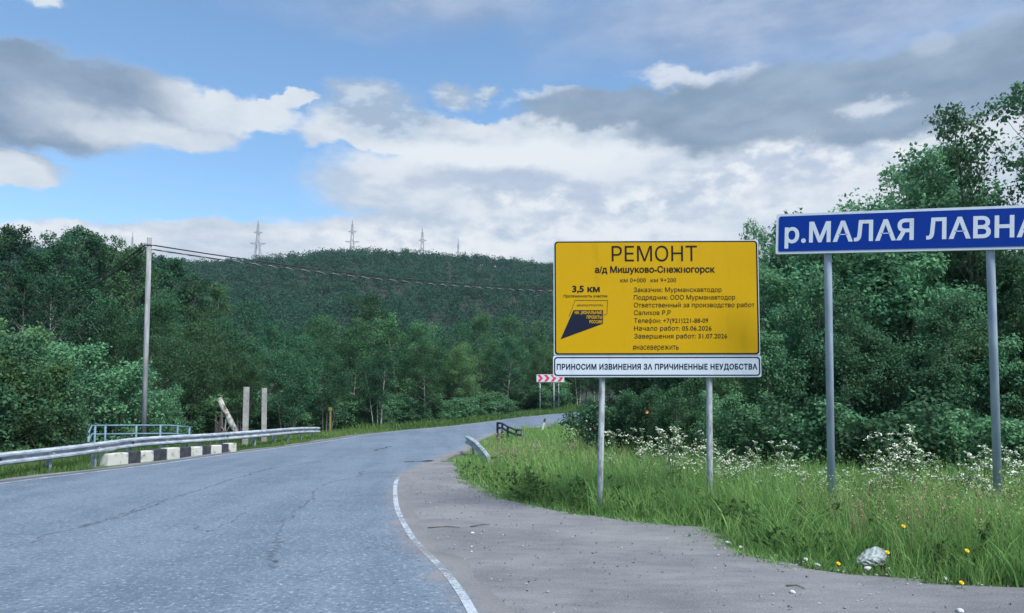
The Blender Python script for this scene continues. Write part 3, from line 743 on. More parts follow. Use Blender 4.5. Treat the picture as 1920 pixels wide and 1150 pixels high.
# right: alders and scrub behind the two big signs
for px, top, d, k, w, lab in (
    (1478, 412, 23.5, 'open1', .55, 'twiggy alder showing in the gap between the yellow and blue signs'),
    (1535, 432, 22, 'alder1', 1.15, 'alder whose top just clears the left half of the blue sign'),
    (1625, 345, 21.5, 'alder2', 1.0, 'alder with a pointed top above the word on the blue sign'),
    (1745, 268, 21.5, 'alder0', .95, 'tall alder with a square shoulder above the blue sign'),
    (1690, 345, 24, 'open0', .8, 'thin alder behind the middle of the blue sign'),
    (1888, 200, 20.5, 'open0', .85, 'tallest open alder at the right edge above the blue sign'),
    (1990, 190, 20, 'open1', .9, 'alder cut off by the right edge of the photo'),
    (1830, 330, 23, 'alder1', .9, 'dense alder behind the right end of the blue sign'),
    (1575, 385, 24.5, 'alder2', 1.1, 'broad alder behind the second letter group on the blue sign'),
    (1665, 300, 25, 'alder1', 1.0, 'rounded alder between the pointed and the square shouldered alders'),
    (1800, 255, 25, 'open1', 1.0, 'alder filling the gap left of the tallest open alder'),
    (1345, 500, 25, 'alder0', 1.0, 'alder hidden mostly behind the right half of the yellow sign'),
    (1255, 560, 26, 'alder2', 1.0, 'alder hidden mostly behind the middle of the yellow sign'),
    (1185, 640, 27, 'alder1', .9, 'low alder beside the left post of the yellow sign'),
    (1480, 520, 19.5, 'alder2', .85, 'leafy alder left of the first blue sign post'),
    (1395, 600, 20, 'alder1', .95, 'leafy alder below the right corner of the yellow sign'),
    (1625, 545, 18.5, 'alder0', .9, 'leafy alder right of the first blue sign post'),
    (1720, 560, 18, 'alder1', .95, 'leafy alder midway between the blue sign posts'),
    (1810, 530, 18, 'alder2', .9, 'leafy alder just left of the second blue sign post'),
    (1915, 500, 17.5, 'alder0', .9, 'leafy alder right of the second blue sign post'),
    (2010, 480, 18, 'alder1', .9, 'leafy alder outside the right edge of the photo')):
    plant(k, px, top, d, 'alder_tree', lab, 'tree', 'alders behind the road signs', w)
for px, top, d, k, w, lab in (
    (1150, 735, 22, 'shrub0', 1.1, 'small shrub right of the left post of the yellow sign'),
    (1205, 725, 21, 'willow0', .8, 'round shrub under the middle of the yellow sign'),
    (1275, 715, 20, 'willow1', .8, 'shrub left of the right post of the yellow sign'),
    (1365, 735, 18.5, 'willow2', .8, 'shrub right of the right post of the yellow sign'),
    (1445, 745, 17.5, 'shrub1', 1.1, 'shrub midway between the yellow sign and the first blue sign post'),
    (1520, 755, 16.8, 'shrub2', 1.1, 'shrub just left of the first blue sign post'),
    (1610, 745, 16, 'shrub0', 1.2, 'shrub just right of the first blue sign post'),
    (1760, 735, 16, 'shrub1', 1.2, 'shrub between the blue sign posts behind the tall white umbels'),
    (1840, 770, 15, 'shrub2', 1.1, 'shrub just left of the second blue sign post'),
    (1935, 745, 15, 'shrub0', 1.2, 'shrub at the right edge behind the white umbels'),
    (1110, 745, 28, 'shrub1', 1.1, 'pale shrub at the road edge left of the yellow sign post'),
    (1085, 762, 68, 'shrub2', 1.5, 'far shrub beside the bend right of the arrow board'),
    (1065, 735, 72, 'willow1', .8, 'far bush behind the red and white arrow board'),
    (965, 752, 74, 'willow2', .7, 'far bush left of the red and white arrow board')):
    plant(k, px, top, d, 'roadside_shrub', lab, 'shrub', None, w)

for px, top, d, k, lab in ((243, 458, 57, 1, 'birch just left of the upper utility pole'), (287, 478, 60, 0, 'birch just right of the upper utility pole'), (322, 484, 66, 2, 'thin topped birch right of the utility pole reaching the hill line'), (362, 515, 66, 0, 'birch below the cables, second step down from the utility pole'), (405, 530, 72, 2, 'birch below the cables, third step down from the utility pole')):
    plant('tall%d' % k, px, top, d, 'birch_tree', lab, 'tree', G_TALL, 1.0)
# the far wood on the hill, one mass
def far_forest():
    r = np.random.default_rng(9)
    N = 15000
    d = np.sqrt(r.uniform(128 ** 2, 560 ** 2, N)); px = r.uniform(-500, 2300, N); az = np.arctan((px - 960) / F)
    x = d * np.tan(az); y = d
    ok = (np.sqrt(x * x + y * y) > 140)
    x, y = x[ok], y[ok]; d = np.sqrt(x * x + y * y)
    keep = r.random(len(x)) < np.interp(d, [140, 300, 560], [1, 0.85, 0.7])
    x, y, d = x[keep], y[keep], d[keep]
    z = H(x, y); n = len(x)
    h = r.uniform(5.0, 8.0, n); R = h * r.uniform(0.30, 0.46, n)
    m = np.interp(d, [140, 250, 480], [260, 170, 95]).astype(int)
    k = np.repeat(np.arange(n), m); T = len(k)
    o = r.normal(0, 1, (T, 3)); o /= np.linalg.norm(o, axis=1)[:, None]; o *= (r.random((T, 1)) ** 0.33)
    lump = 1 + 0.22 * np.sin(o[:, 0] * 5 + k) * np.sin(o[:, 1] * 5 + k * 1.7) + 0.15 * np.sin(o[:, 2] * 7 + k)
    c = np.stack([x[k] + o[:, 0] * R[k] * lump, y[k] + o[:, 1] * R[k] * lump, z[k] + h[k] * (0.58 + 0.42 * o[:, 2] * lump)], -1)
    dd = unit(o * 0.6 + r.normal(0, 0.6, (T, 3))); up = unit(o * 1.1 + r.normal(0, 0.3, (T, 3)) + [0, 0, 0.4]); s = unit(np.cross(dd, up))
    L = (np.interp(d[k], [140, 300, 500], [0.45, 0.70, 0.95]) * r.uniform(0.6, 1.2, T))[:, None]
    V = np.stack([c - dd * L * 0.5, c + s * L * 0.36, c + dd * L * 0.5, c - s * L * 0.36], 1).reshape(-1, 3)
    tone = np.clip(r.normal(0.45, 0.24, n)[k] + r.normal(0, 0.14, T), 0, 1)
    me = np_mesh('far_forest', V, [np.arange(4 * T).reshape(-1, 4)], M['far_leaf'], np.repeat(tone, 4))
    structure(add_obj('far_forest', me), 'stuff')
far_forest()

# ------------------------------------------------------------------ grass
CLEAR = [(1634, 1057, 0.17, 0.75), (1572, 1060, 0.10, 0.5), (1664, 1048, 0.07, 0.5), (1803, 1096, 0.10, 0.4)]
def blades(name, x, y, h, w, tone, lean, rng_, mat, nseg=3):
    for px_, py_, rad_, len_ in CLEAR:
        c_ = G(px_, py_); h = np.where((abs(x - c_.x * y / c_.y) < rad_) & (y < c_.y + 0.1) & (y > c_.y - len_), h * 0.22, h)
    n = len(x); z = H(x, y)
    a = rng_.uniform(0, 6.28, n); b = rng_.uniform(0, 6.28, n)
    side = np.stack([np.cos(a), np.sin(a), 0 * a], -1); bend = np.stack([np.cos(b), np.sin(b), 0 * b], -1)
    rows = []
    for i in range(nseg):
        t = i / nseg
        c = np.stack([x, y, z - 0.02], -1) + bend * (lean * h * t * t)[:, None]; c[:, 2] += h * t * (1 - 0.25 * lean * t)
        ww = (w * (1 - 0.55 * t) / 2)[:, None]
        rows += [c - side * ww, c + side * ww]
    tip = np.stack([x, y, z], -1) + bend * (lean * h)[:, None]; tip[:, 2] += h * (1 - 0.3 * lean)
    V = np.stack(rows + [tip], 1); m = V.shape[1]; base = np.arange(n)[:, None] * m
    F4 = np.concatenate([base + np.array([2 * i, 2 * i + 1, 2 * i + 3, 2 * i + 2]) for i in range(nseg - 1)])
    F3 = base + np.array([m - 3, m - 2, m - 1])
    return V.reshape(-1, 3), F4, F3, np.repeat(tone, m)
def grass_edge_x(y): return np.interp(y, AG[ordr, 1], AG[ordr, 0])
gr = np.random.default_rng(31)
mbg = MB()
def scatter_verge(n, y0, y1, x1f, hrange, w, tone, pw=1.0, edge=0.0):
    y = y0 + (y1 - y0) * gr.random(n) ** pw
    lo = np.where(y < 21, grass_edge_x(y), np.interp(y, EDGE_R[:PER * 12, 1], EDGE_R[:PER * 12, 0]) + 0.35) + edge
    hi = x1f(y); x = lo + (hi - lo) * gr.random(n)
    pn = np.sin(x * 1.9 + 1) * np.sin(y * 1.3) + 0.6 * np.sin(x * 4.1 + y * 2.3)
    fromedge = np.clip((x - lo + edge) / 1.1, 0, 1)
    h = gr.uniform(*hrange, n) * (0.35 + 0.65 * fromedge) * (1 + 0.18 * pn)
    h = np.where((y > 18) & (y < 31) & (x < 0.1), h * 0.5, h)
    t = np.clip(tone + 0.20 * pn + gr.normal(0, 0.20, n), 0, 1)
    V, A4, A3, T = blades('g', x, y, h, np.full(n, w) * gr.uniform(0.6, 1.4, n), t, gr.uniform(0.1, 0.75, n), gr, None)
    mbg.add(V, A4, A3, T)
right = lambda y: np.minimum(0.74 * y + 1.5, 14)
scatter_verge(60000, 5.6, 15, right, (0.25, 0.76), 0.010, 0.50)
scatter_verge(26000, 15, 24, right, (0.35, 0.75), 0.016, 0.55)
scatter_verge(20000, 24, 46, lambda y: np.minimum(0.30 * y, 10), (0.25, 0.6), 0.026, 0.6)
scatter_verge(9000, 5.6, 14, lambda y: grass_edge_x(y) + 0.7, (0.10, 0.22), 0.012, 0.45, edge=-0.10)
def tufts(n, y0, y1, hr, w, per, rad, t0, edge):
    y = y0 + (y1 - y0) * gr.random(n); lo = grass_edge_x(y) + edge; hi = right(y) if edge > -0.1 else lo + 0.5
    x = lo + (hi - lo) * gr.random(n)
    k_ = np.repeat(np.arange(n), per); a = gr.uniform(0, 6.28, len(k_)); q_ = np.abs(gr.normal(0, rad, len(k_)))
    hh = gr.uniform(*hr, n)[k_] * gr.uniform(0.6, 1.15, len(k_)); tn = np.clip(t0 + gr.normal(0, 0.28, n)[k_] + gr.normal(0, 0.08, len(k_)), 0, 1)
    V, A4, A3, T = blades('t', x[k_] + q_ * np.cos(a), y[k_] + q_ * np.sin(a), hh, w * gr.uniform(0.6, 1.4, len(k_)), tn, gr.uniform(0.2, 0.95, len(k_)), gr, None)
    mbg.add(V, A4, A3, T)
tufts(420, 6, 15, (0.35, 0.85), 0.012, 22, 0.06, 0.6, 0.25)
tufts(260, 6, 15, (0.25, 0.5), 0.030, 9, 0.05, 0.35, 0.15)
tufts(420, 5.6, 16, (0.05, 0.2), 0.011, 14, 0.05, 0.45, -0.30)
tufts(90, 5.8, 16, (0.04, 0.12), 0.028, 10, 0.04, 0.3, -0.45)
tufts(160, 6, 15, (0.3, 0.6), 0.014, 12, 0.05, 1.0, 0.1)
n_ = 1100; y_ = gr.uniform(6.2, 24, n_); x_ = grass_edge_x(y_) + 0.3 + (right(y_) - grass_edge_x(y_) - 0.3) * gr.random(n_)
V, A4, A3, T = blades('p', x_, y_, gr.uniform(0.65, 1.1, n_), np.full(n_, 0.007), gr.uniform(0.85, 1.0, n_), gr.uniform(0.1, 0.4, n_), gr, None); mbg.add(V, A4, A3, T)
C = np.stack([x_, y_, H(x_, y_) + gr.uniform(0.6, 0.9, n_)], -1); V, Fq, T = leaf_cards(C, n_ * 6, 0.05, 0.03, gr, tone_c=gr.uniform(0.8, 1, n_), flat=2.2); mbg.add(V, Fq, (), T)
structure(mbg.build('verge_grass', M['grass']), 'stuff')
# broad leaved weeds in the verge
mbg = MB()
n_ = 330; y_ = 6 + 13 * gr.random(n_) ** 1.3; x_ = grass_edge_x(y_) + 0.1 + np.abs(gr.normal(0, 1.3, n_)); ok_ = x_ < right(y_); x_, y_ = x_[ok_], y_[ok_]
for a_, b_ in zip(x_, y_):
    if any(abs(a_ - G(p_, q_).x * b_ / G(p_, q_).y) < 0.3 and b_ < G(p_, q_).y + 0.2 for p_, q_, _r, _l in CLEAR) or gr.random() < 0.3: continue
    hh = gr.uniform(0.12, 0.5); c_ = np.array([[a_ + gr.normal(0, .05), b_ + gr.normal(0, .05), float(H(a_, b_)) + hh * f_] for f_ in (0.25, 0.5, 0.75, 1.0)])
    V, Fq, T = leaf_cards(c_, int(18 + 30 * hh), np.array([0.13, 0.12, 0.10, 0.06]), gr.uniform(0.06, 0.11), gr, tone_c=np.full(4, gr.uniform(0.05, 0.7)), ratio=0.5); mbg.add(V, Fq, (), T)
structure(mbg.build('verge_weeds', M['weed_leaf']), 'stuff')
# seed heads and sorrel among the tall grass
mbg = MB()
def reddish(n, x0, x1, y0, y1, h0, h1):
    x = gr.uniform(x0, x1, n); y = gr.uniform(y0, y1, n); ok = x > grass_edge_x(y) + 0.4; x, y = x[ok], y[ok]; n = len(x)
    V, A4, A3, T = blades('s', x, y, gr.uniform(h0, h1, n), np.full(n, 0.007), gr.uniform(0, 1, n), gr.uniform(0.02, 0.25, n), gr, None)
    mbg.add(V, A4, A3, T)
    C = np.stack([x, y, H(x, y) + gr.uniform(h0, h1, n) * 0.9], -1)
    V, Fq, T = leaf_cards(C, n * 5, 0.035, 0.022, gr, tone_c=gr.uniform(0, 1, n), flat=2.5); mbg.add(V, Fq, (), T)
reddish(700, 3.6, 7.0, 7.3, 9.8, 0.5, 0.85)
reddish(500, -0.8, 3.0, 15, 26, 0.55, 0.85)
reddish(120, 2.0, 8.0, 10, 13, 0.6, 0.85)
m_, b_ = new_mat('sorrel')
at = S.tree.nodes.new('ShaderNodeAttribute'); at.attribute_name = 'tone'
plug(b_, 'Base Color', mixc(S(at.outputs['Fac']), (0.16, 0.085, 0.06), (0.24, 0.22, 0.11))); plug(b_, 'Roughness', 0.8)
structure(mbg.build('seed_grass', m_), 'stuff')
# grass along the left side and on the bank beyond the bend
mbg = MB()
def scatter_off(n, s0, s1, off0, off1, h0, h1, w, tone):
    i = gr.uniform(s0, s1, n); k_ = np.arange(len(EDGE_L))
    e = np.stack([np.interp(i, k_, EDGE_L[:, c]) for c in range(3)], -1); nn = np.stack([np.interp(i, k_, nrm[:, c]) for c in range(3)], -1)
    o = off0 + (off1 - off0) * gr.random(n); p = e - nn * o[:, None]; x, y = p[:, 0], p[:, 1]
    pn = np.sin(x * 0.9 + 1) * np.sin(y * 0.7)
    V, A4, A3, T = blades('l', x, y, gr.uniform(h0, h1, n) * (1 + 0.3 * pn) * np.clip(0.35 + (o - off0), 0.3, 1), np.full(n, w), np.clip(tone + 0.15 * pn + gr.normal(0, 0.13, n), 0, 1), gr.uniform(0.1, 0.7, n), gr, None)
    mbg.add(V, A4, A3, T)
idx_at = lambda yv: float(np.interp(yv, EDGE_L[:PER * 13, 1], np.arange(PER * 13)))
scatter_off(16000, idx_at(10), idx_at(20), 0.85, 3.2, 0.16, 0.40, 0.018, 0.7)
scatter_off(15000, idx_at(18), idx_at(36), 2.0, 7.0, 0.25, 0.6, 0.03, 0.45)
scatter_off(16000, idx_at(30), idx_at(50), 0.9, 6.5, 0.08, 0.26, 0.03, 0.9)
scatter_off(5000, idx_at(28), idx_at(36), 0.9, 2.2, 0.08, 0.2, 0.02, 0.5)
scatter_off(16000, idx_at(48), len(EDGE_L) - 20, 0.7, 9, 0.2, 0.6, 0.05, 0.5)
structure(mbg.build('roadside_grass', M['grass']), 'stuff')

# ------------------------------------------------------------------ lettering
def text_mesh(body, bold=0.0, spacing=1.0):
    c = bpy.data.curves.new('lettering', 'FONT'); c.body = body; c.size = 1.0; c.space_character = spacing
    c.resolution_u = 3; c.fill_mode = 'NONE'
    o = bpy.data.objects.new('lettering', c); COL.objects.link(o)
    me = bpy.data.meshes.new_from_object(o.evaluated_get(bpy.context.evaluated_depsgraph_get()))
    bpy.data.objects.remove(o); bpy.data.curves.remove(c)
    V = np.array([v.co[:2] for v in me.vertices]); nxt = {}
    adj = {}
    for e in me.edges:
        a, b = e.vertices; adj.setdefault(a, []).append(b); adj.setdefault(b, []).append(a)
    bpy.data.meshes.remove(me)
    loops = []; seen = set()
    for v in range(len(V)):
        if v in seen: continue
        lp = [v]; seen.add(v); cur = min(adj[v])
        while cur not in seen:
            lp.append(cur); seen.add(cur)
            n = [x for x in adj[cur] if x not in seen]
            if not n: break
            cur = n[0]
        loops.append(V[lp])
    area = lambda p: 0.5 * np.sum(p[:, 0] * np.roll(p[:, 1], -1) - p[:, 1] * np.roll(p[:, 0], -1))
    
    def inside(pt, p):
        a = p; b = np.roll(p, -1, 0); c = (a[:, 1] > pt[1]) != (b[:, 1] > pt[1])
        xx = a[:, 0] + (pt[1] - a[:, 1]) / np.where(c, b[:, 1] - a[:, 1], 1) * (b[:, 0] - a[:, 0])
        return int(np.sum(c & (pt[0] < xx))) % 2 == 1
    loops = [p if (area(p) > 0) == (sum(inside(p[0], q_) for q_ in loops if q_ is not p) % 2 == 0) else p[::-1] for p in loops]
    sg = 1.0
    out = []
    for p in loops:
        keep = np.linalg.norm(p - np.roll(p, 1, 0), axis=1) > 1e-5; p = p[keep]
        if bold:
            e = np.roll(p, -1, 0) - p; e /= np.linalg.norm(e, axis=1)[:, None]; n = np.stack([e[:, 1], -e[:, 0]], -1) * sg
            m = n + np.roll(n, 1, 0); m /= np.maximum(np.sum(m * m, 1), 0.6)[:, None] / 2
            p = p + m * bold
        out.append(p)
    allp = np.vstack(out); edges = []; k = 0
    for p in out:
        n = len(p); edges += [(k + i, k + (i + 1) % n) for i in range(n)]; k += n
    vs, es, fs, _, _, _ = delaunay_2d_cdt([Vector(p) for p in allp], edges, [], 1, 1e-6)
    W = np.array([v[:] for v in vs]); T = np.array([f[:] for f in fs if len(f) == 3]); 
    C = W[T].mean(1); wn = np.zeros(len(C))
    for p in out:
        a = p[None] - C[:, None]; b = np.roll(p, -1, 0)[None] - C[:, None]
        wn += np.arctan2(a[..., 0] * b[..., 1] - a[..., 1] * b[..., 0], (a * b).sum(-1)).sum(1)
    T = T[np.abs(wn) > 3.0]
    W = np.c_[W, np.zeros(len(W))]
    return W, T
CAP = {}
def put_text(mb, body, x0, x1, base, cap, y, conv, bold=0.0, spacing=1.0):
    """letters between photo columns x0..x1, baseline row base, capital height cap (photo pixels), conv maps pixels to the board"""
    V, T = text_mesh(body, bold, spacing)
    if bold not in CAP: CAP[bold] = text_mesh('Н', bold)[0][:, 1].max()
    sx = (x1 - x0) / (V[:, 0].max() - V[:, 0].min()); sy = cap / CAP[bold]
    X = x0 + (V[:, 0] - V[:, 0].min()) * sx; Y = base - V[:, 1] * sy
    mb.add([(*conv(a, b), y)[:2] + (0,) for a, b in zip(X, Y)], (), T)
    W = mb.V[-1]; W[:, 2] = W[:, 1]; W[:, 1] = y
def rrect(x0, z0, x1, z1, r, n=5):
    pts = []
    for cx, cz, a in ((x1 - r, z1 - r, 0), (x0 + r, z1 - r, 90), (x0 + r, z0 + r, 180), (x1 - r, z0 + r, 270)):
        for i in range(n + 1):
            t = math.radians(a + 90 * i / n); pts.append((cx + r * math.cos(t), cz + r * math.sin(t)))
    return pts
def slab(mb, pts, y0, y1):      # rounded board: outline in x,z, front y0, back y1
    n = len(pts); V = [(x, y0, z) for x, z in pts] + [(x, y1, z) for x, z in pts]
    cx = sum(p[0] for p in pts) / n; cz = sum(p[1] for p in pts) / n
    V += [(cx, y0, cz), (cx, y1, cz)]
    i = np.arange(n); j = (i + 1) % n
    mb.add(V, np.stack([i, i + n, j + n, j], -1), np.vstack([np.stack([np.full(n, 2 * n), i, j], -1), np.stack([np.full(n, 2 * n + 1), j + n, i + n], -1)]))
def ring(mb, a, b, y):          # flat frame between two outlines with equal point counts
    n = len(a); V = [(x, y, z) for x, z in a] + [(x, y, z) for x, z in b]; i = np.arange(n); j = (i + 1) % n
    mb.add(V, np.stack([i, j, j + n, i + n], -1))
def poly(mb, pts, y):
    n = len(pts); V = [(x, y, z) for x, z in pts]
    mb.add(V, (), [(0, i, i + 1) for i in range(1, n - 1)])

# ------------------------------------------------------------------ yellow roadworks sign
def yellow_sign():
    d = 11.4
    pl, pr = P(1124, 962, 11.35), P(1333, 962, 11.35)
    s = d / F
    cx = P(1230, 578, d)
    root = thing('roadworks_sign', 'big yellow roadworks information board over a white apology panel on two grey posts', 'sign', (cx.x, d, 0), math.radians(-1.0))
    conv = lambda a, b: ((a - 1230) * s, CAM_H + (HORIZON - b) * s)
    X = lambda a: (a - 1230) * s
    Zp = lambda b: CAM_H + (HORIZON - b) * s
    tilt = lambda me_o: None
    mb = MB(); slab(mb, rrect(X(1037), Zp(666.5), X(1423), Zp(448.5), 3 * s), -0.02, 0.02)
    pan = mb.build('yellow_panel', M['white_sheet'], root)
    mb = MB(); slab(mb, rrect(X(1041.5), Zp(662.5), X(1418.5), Zp(452.5), 4.5 * s), -0.0265, -0.0235)
    mb.build('yellow_face', M['yellow'], pan)
    mb = MB(); ring(mb, rrect(X(1039), Zp(665), X(1421.5), Zp(450), 6 * s), rrect(X(1041.5), Zp(662.5), X(1418.5), Zp(452.5), 4.5 * s), -0.0255)
    y = -0.0295
    put_text(mb, 'РЕМОНТ', 1147, 1308, 488.5, 29.5, y, conv, 0.0)
    put_text(mb, 'а/д Мишуково-Снежногорск', 1115, 1341, 510, 12.5, y, conv, 0.028)
    put_text(mb, 'км 0+000', 1163, 1211, 528.5, 8.2, y, conv, 0.0)
    put_text(mb, 'км 9+200', 1220, 1268, 528.5, 8.2, y, conv, 0.0)
    put_text(mb, '3,5 км', 1072, 1124, 546.5, 12.5, y, conv, 0.032)
    put_text(mb, 'Протяженность участка', 1056, 1138, 556.8, 5.2, y, conv, 0.012)
    lines = (('Заказчик: Мурманскавтодор', 1353, 547), ('Подрядчик: ООО Мурманавтодор', 1378, 561.5), ('Ответственный за производство работ', 1414, 576), ('Салихов Р.Р', 1257, 590.5), ('Телефон: +7(921)221-88-09', 1327, 605.5), ('Начало работ: 05.06.2026', 1333, 620), ('Завершения работ: 31.07.2026', 1362, 634.8))
    for t_, x1, b_ in lines: put_text(mb, t_, 1188, x1, b_, 8.8, y, conv, 0.004)
    put_text(mb, '#насевережить', 1185, 1271, 656, 10.5, y, conv, 0.0)
    mb.build('lettering', M['black_film'], pan)
    mb = MB()
    o = [(1077.5, 562.3), (1138.5, 562.8), (1137.3, 588), (1131.5, 590.2)]
    def seg(a, b, w=1.0):
        a = np.array(a); b = np.array(b); t = (b - a) / np.linalg.norm(b - a); n_ = np.array([-t[1], t[0]]) * w / 2
        q_ = [a - n_, b - n_, b + n_, a + n_]; poly(mb, [conv(*p) for p in q_], y)
    seg((1077.2, 562.3), (1138.8, 562.8), .8); seg((1138.5, 562.8), (1137.2, 588.4), .8); seg((1137.2, 588.4), (1131, 590.5), .8); seg((1077.5, 562), (1066, 593), .8)
    poly(mb, [conv(*p) for p in ((1074.3, 581), (1130, 581.3), (1129.6, 606.8), (1049.8, 636))], y)
    put_text(mb, 'ИНФРАСТРУКТУРА', 1081, 1130, 574, 3.8, y, conv, 0.01)
    mb.build('emblem', M['navy_film'], pan)
    mb = MB()
    put_text(mb, 'НАЦИОНАЛЬНЫЕ', 1076.5, 1128, 588.6, 6.0, y - 0.003, conv, 0.03)
    put_text(mb, 'ПРОЕКТЫ', 1099, 1128, 597.4, 6.0, y - 0.003, conv, 0.03)
    put_text(mb, 'РОССИИ', 1104, 1128, 606.0, 6.0, y - 0.003, conv, 0.03)
    mb.build('emblem_lettering', M['yellow'], pan)
    mb = MB(); slab(mb, rrect(X(1035.5), Zp(707.5), X(1424.5), Zp(667.2), 3 * s), -0.02, 0.02)
    low = mb.build('apology_panel', M['white_sheet'], root)
    mb = MB(); ring(mb, rrect(X(1037.5), Zp(705), X(1422.5), Zp(669.5), 6 * s), rrect(X(1039.6), Zp(703), X(1420.4), Zp(671.5), 4.8 * s), -0.0235)
    put_text(mb, 'ПРИНОСИМ ИЗВИНЕНИЯ ЗА ПРИЧИНЕННЫЕ НЕУДОБСТВА', 1042.5, 1417, 693, 10.6, -0.0235, conv, 0.028, 1.08)
    mb.build('lettering', M['navy_film'], low)
    inv = Matrix.Rotation(math.radians(1.0), 3, 'Z')
    for p_top, p_bot in (((1129, 700), pl), ((1330, 700), pr)):
        xt, zt = conv(*p_top); bl = inv @ (Vector((p_bot.x, p_bot.y, 0)) - Vector((cx.x, d, 0)))
        mb = MB(); top = Vector((xt, 0.07, Zp(470))); bot = Vector((bl.x, bl.y + 0.07, -0.3))
        mid = bot + (Vector((xt, 0.07, zt)) - bot)
        mb.tube([bot, bot.lerp(mid, .5), mid, top], 0.046, 10)
        mb.build('post', M['post_grey'], root, True)
    for b_ in (490, 560, 640, 690):
        mb = MB(); mb.box((0, 0.036, Zp(b_)), (2.9, 0.03, 0.06)); mb.build('crossbar', M['back_metal'], root)
    return root
yellow_sign()

# ------------------------------------------------------------------ blue river sign
def blue_sign():
    a, b = P(1455, 440, 10.5), P(1920, 426.5, 9.55)
    dirv = b - a; L = dirv.length; yaw = math.atan2(dirv.y, dirv.x); roll = math.asin(dirv.z / L)
    hgt = 76.5 * 10.5 / F
    root = thing('river_sign', 'long blue river name board with white border on two round galvanised posts', 'sign', (a.x, a.y, 0), yaw)
    full = L + 0.42
    frame = bpy.data.objects.new('board', None)
    mb = MB(); slab(mb, rrect(0, -hgt / 2, full, hgt / 2, 0.03), -0.022, 0.022)
    board = mb.build('board', M['white_sheet'], root)
    bpy.data.objects.remove(frame)
    board.location = (0, 0, a.z); board.rotation_euler = (0, -roll, 0)
    bd = 0.036
    mb = MB(); slab(mb, rrect(bd, -hgt / 2 + bd, full - bd, hgt / 2 - bd, 0.028), -0.0285, -0.0255)
    mb.build('blue_face', M['blue_sheet'], board)
    V, T = text_mesh('р.МАЛАЯ ЛАВНА', 0.026, 1.06); V2, _ = text_mesh('р.МАЛАЯ ЛАВН', 0.026, 1.06)
    capn = text_mesh('Н', 0.026)[0][:, 1].max()
    # perspective columns of the photo to metres along the board
    def along(px):
        r_ = ray(px, 430); n2 = np.array([[r_.x, -math.cos(yaw)], [r_.y, -math.sin(yaw)]]); sol = np.linalg.solve(n2, np.array([a.x, a.y])); return float(sol[1])
    x0, x1 = along(1471), along(1901)
    sx = (x1 - x0) / (V2[:, 0].max() - V2[:, 0].min()); sy = 0.285 / capn
    mb = MB(); W = np.zeros((len(V), 3)); W[:, 0] = x0 + (V[:, 0] - V[:, 0].min()) * sx; W[:, 1] = -0.0315; W[:, 2] = -0.125 + V[:, 1] * sy
    mb.add(W, (), T); mb.build('lettering', M['white_sheet'], board)
    for pxt, pxb, dd in ((1552, 1561, 10.25), (1859, 1877, 9.65)):
        xt = along(pxt); bot = P(pxb, 960, dd)
        rel = Matrix.Rotation(-yaw, 3, 'Z') @ Vector((bot.x - a.x, bot.y - a.y, 0))
        mb = MB(); zt = a.z + hgt * 0.42 + xt * math.tan(roll)
        mb.tube([Vector((rel.x - 0.005, 0.085 + rel.y * 0.2, -0.3)), Vector((xt, 0.085, a.z - hgt * 0.5)), Vector((xt, 0.085, zt + 0.05))], 0.051, 14)
        post = mb.build('post', M['galv'], root, True)
        for f in (-0.3, 0.3):
            mb = MB(); mb.box((xt, 0.035, a.z + hgt * f + xt * math.tan(roll)), (0.2, 0.026, 0.05)); mb.build('clamp', M['back_metal'], post)
    return root
blue_sign()

# ------------------------------------------------------------------ guardrails
def w_beam(pts, name, mat, parent, hgt=0.31, depth=0.08, bend=None):
    p = catmull([tuple(q_) for q_ in pts], 10)
    t = np.gradient(p, axis=0); t[:, 2] = 0; t /= np.linalg.norm(t, axis=1)[:, None]
    n_ = np.stack([t[:, 1], -t[:, 0], 0 * t[:, 0]], -1)       # towards the road for a rail on the left
    prof = [(0.0, -0.5), (0.35, -0.47), (1, -0.36), (1, -0.22), (0.25, -0.06), (0.25, 0.06), (1, 0.22), (1, 0.36), (0.35, 0.47), (0.0, 0.5)]
    th = 0.006
    rows = [p + n_ * (a * depth) + np.array([0, 0, b * hgt]) for a, b in prof] + [p + n_ * (a * depth - th * 2) + np.array([0, 0, b * hgt]) for a, b in prof[::-1]]
    g_ = np.stack(rows + [rows[0]], 1)
    return add_obj(name, strip_mesh(name, g_, mat, smooth_shade=False), parent), p, n_
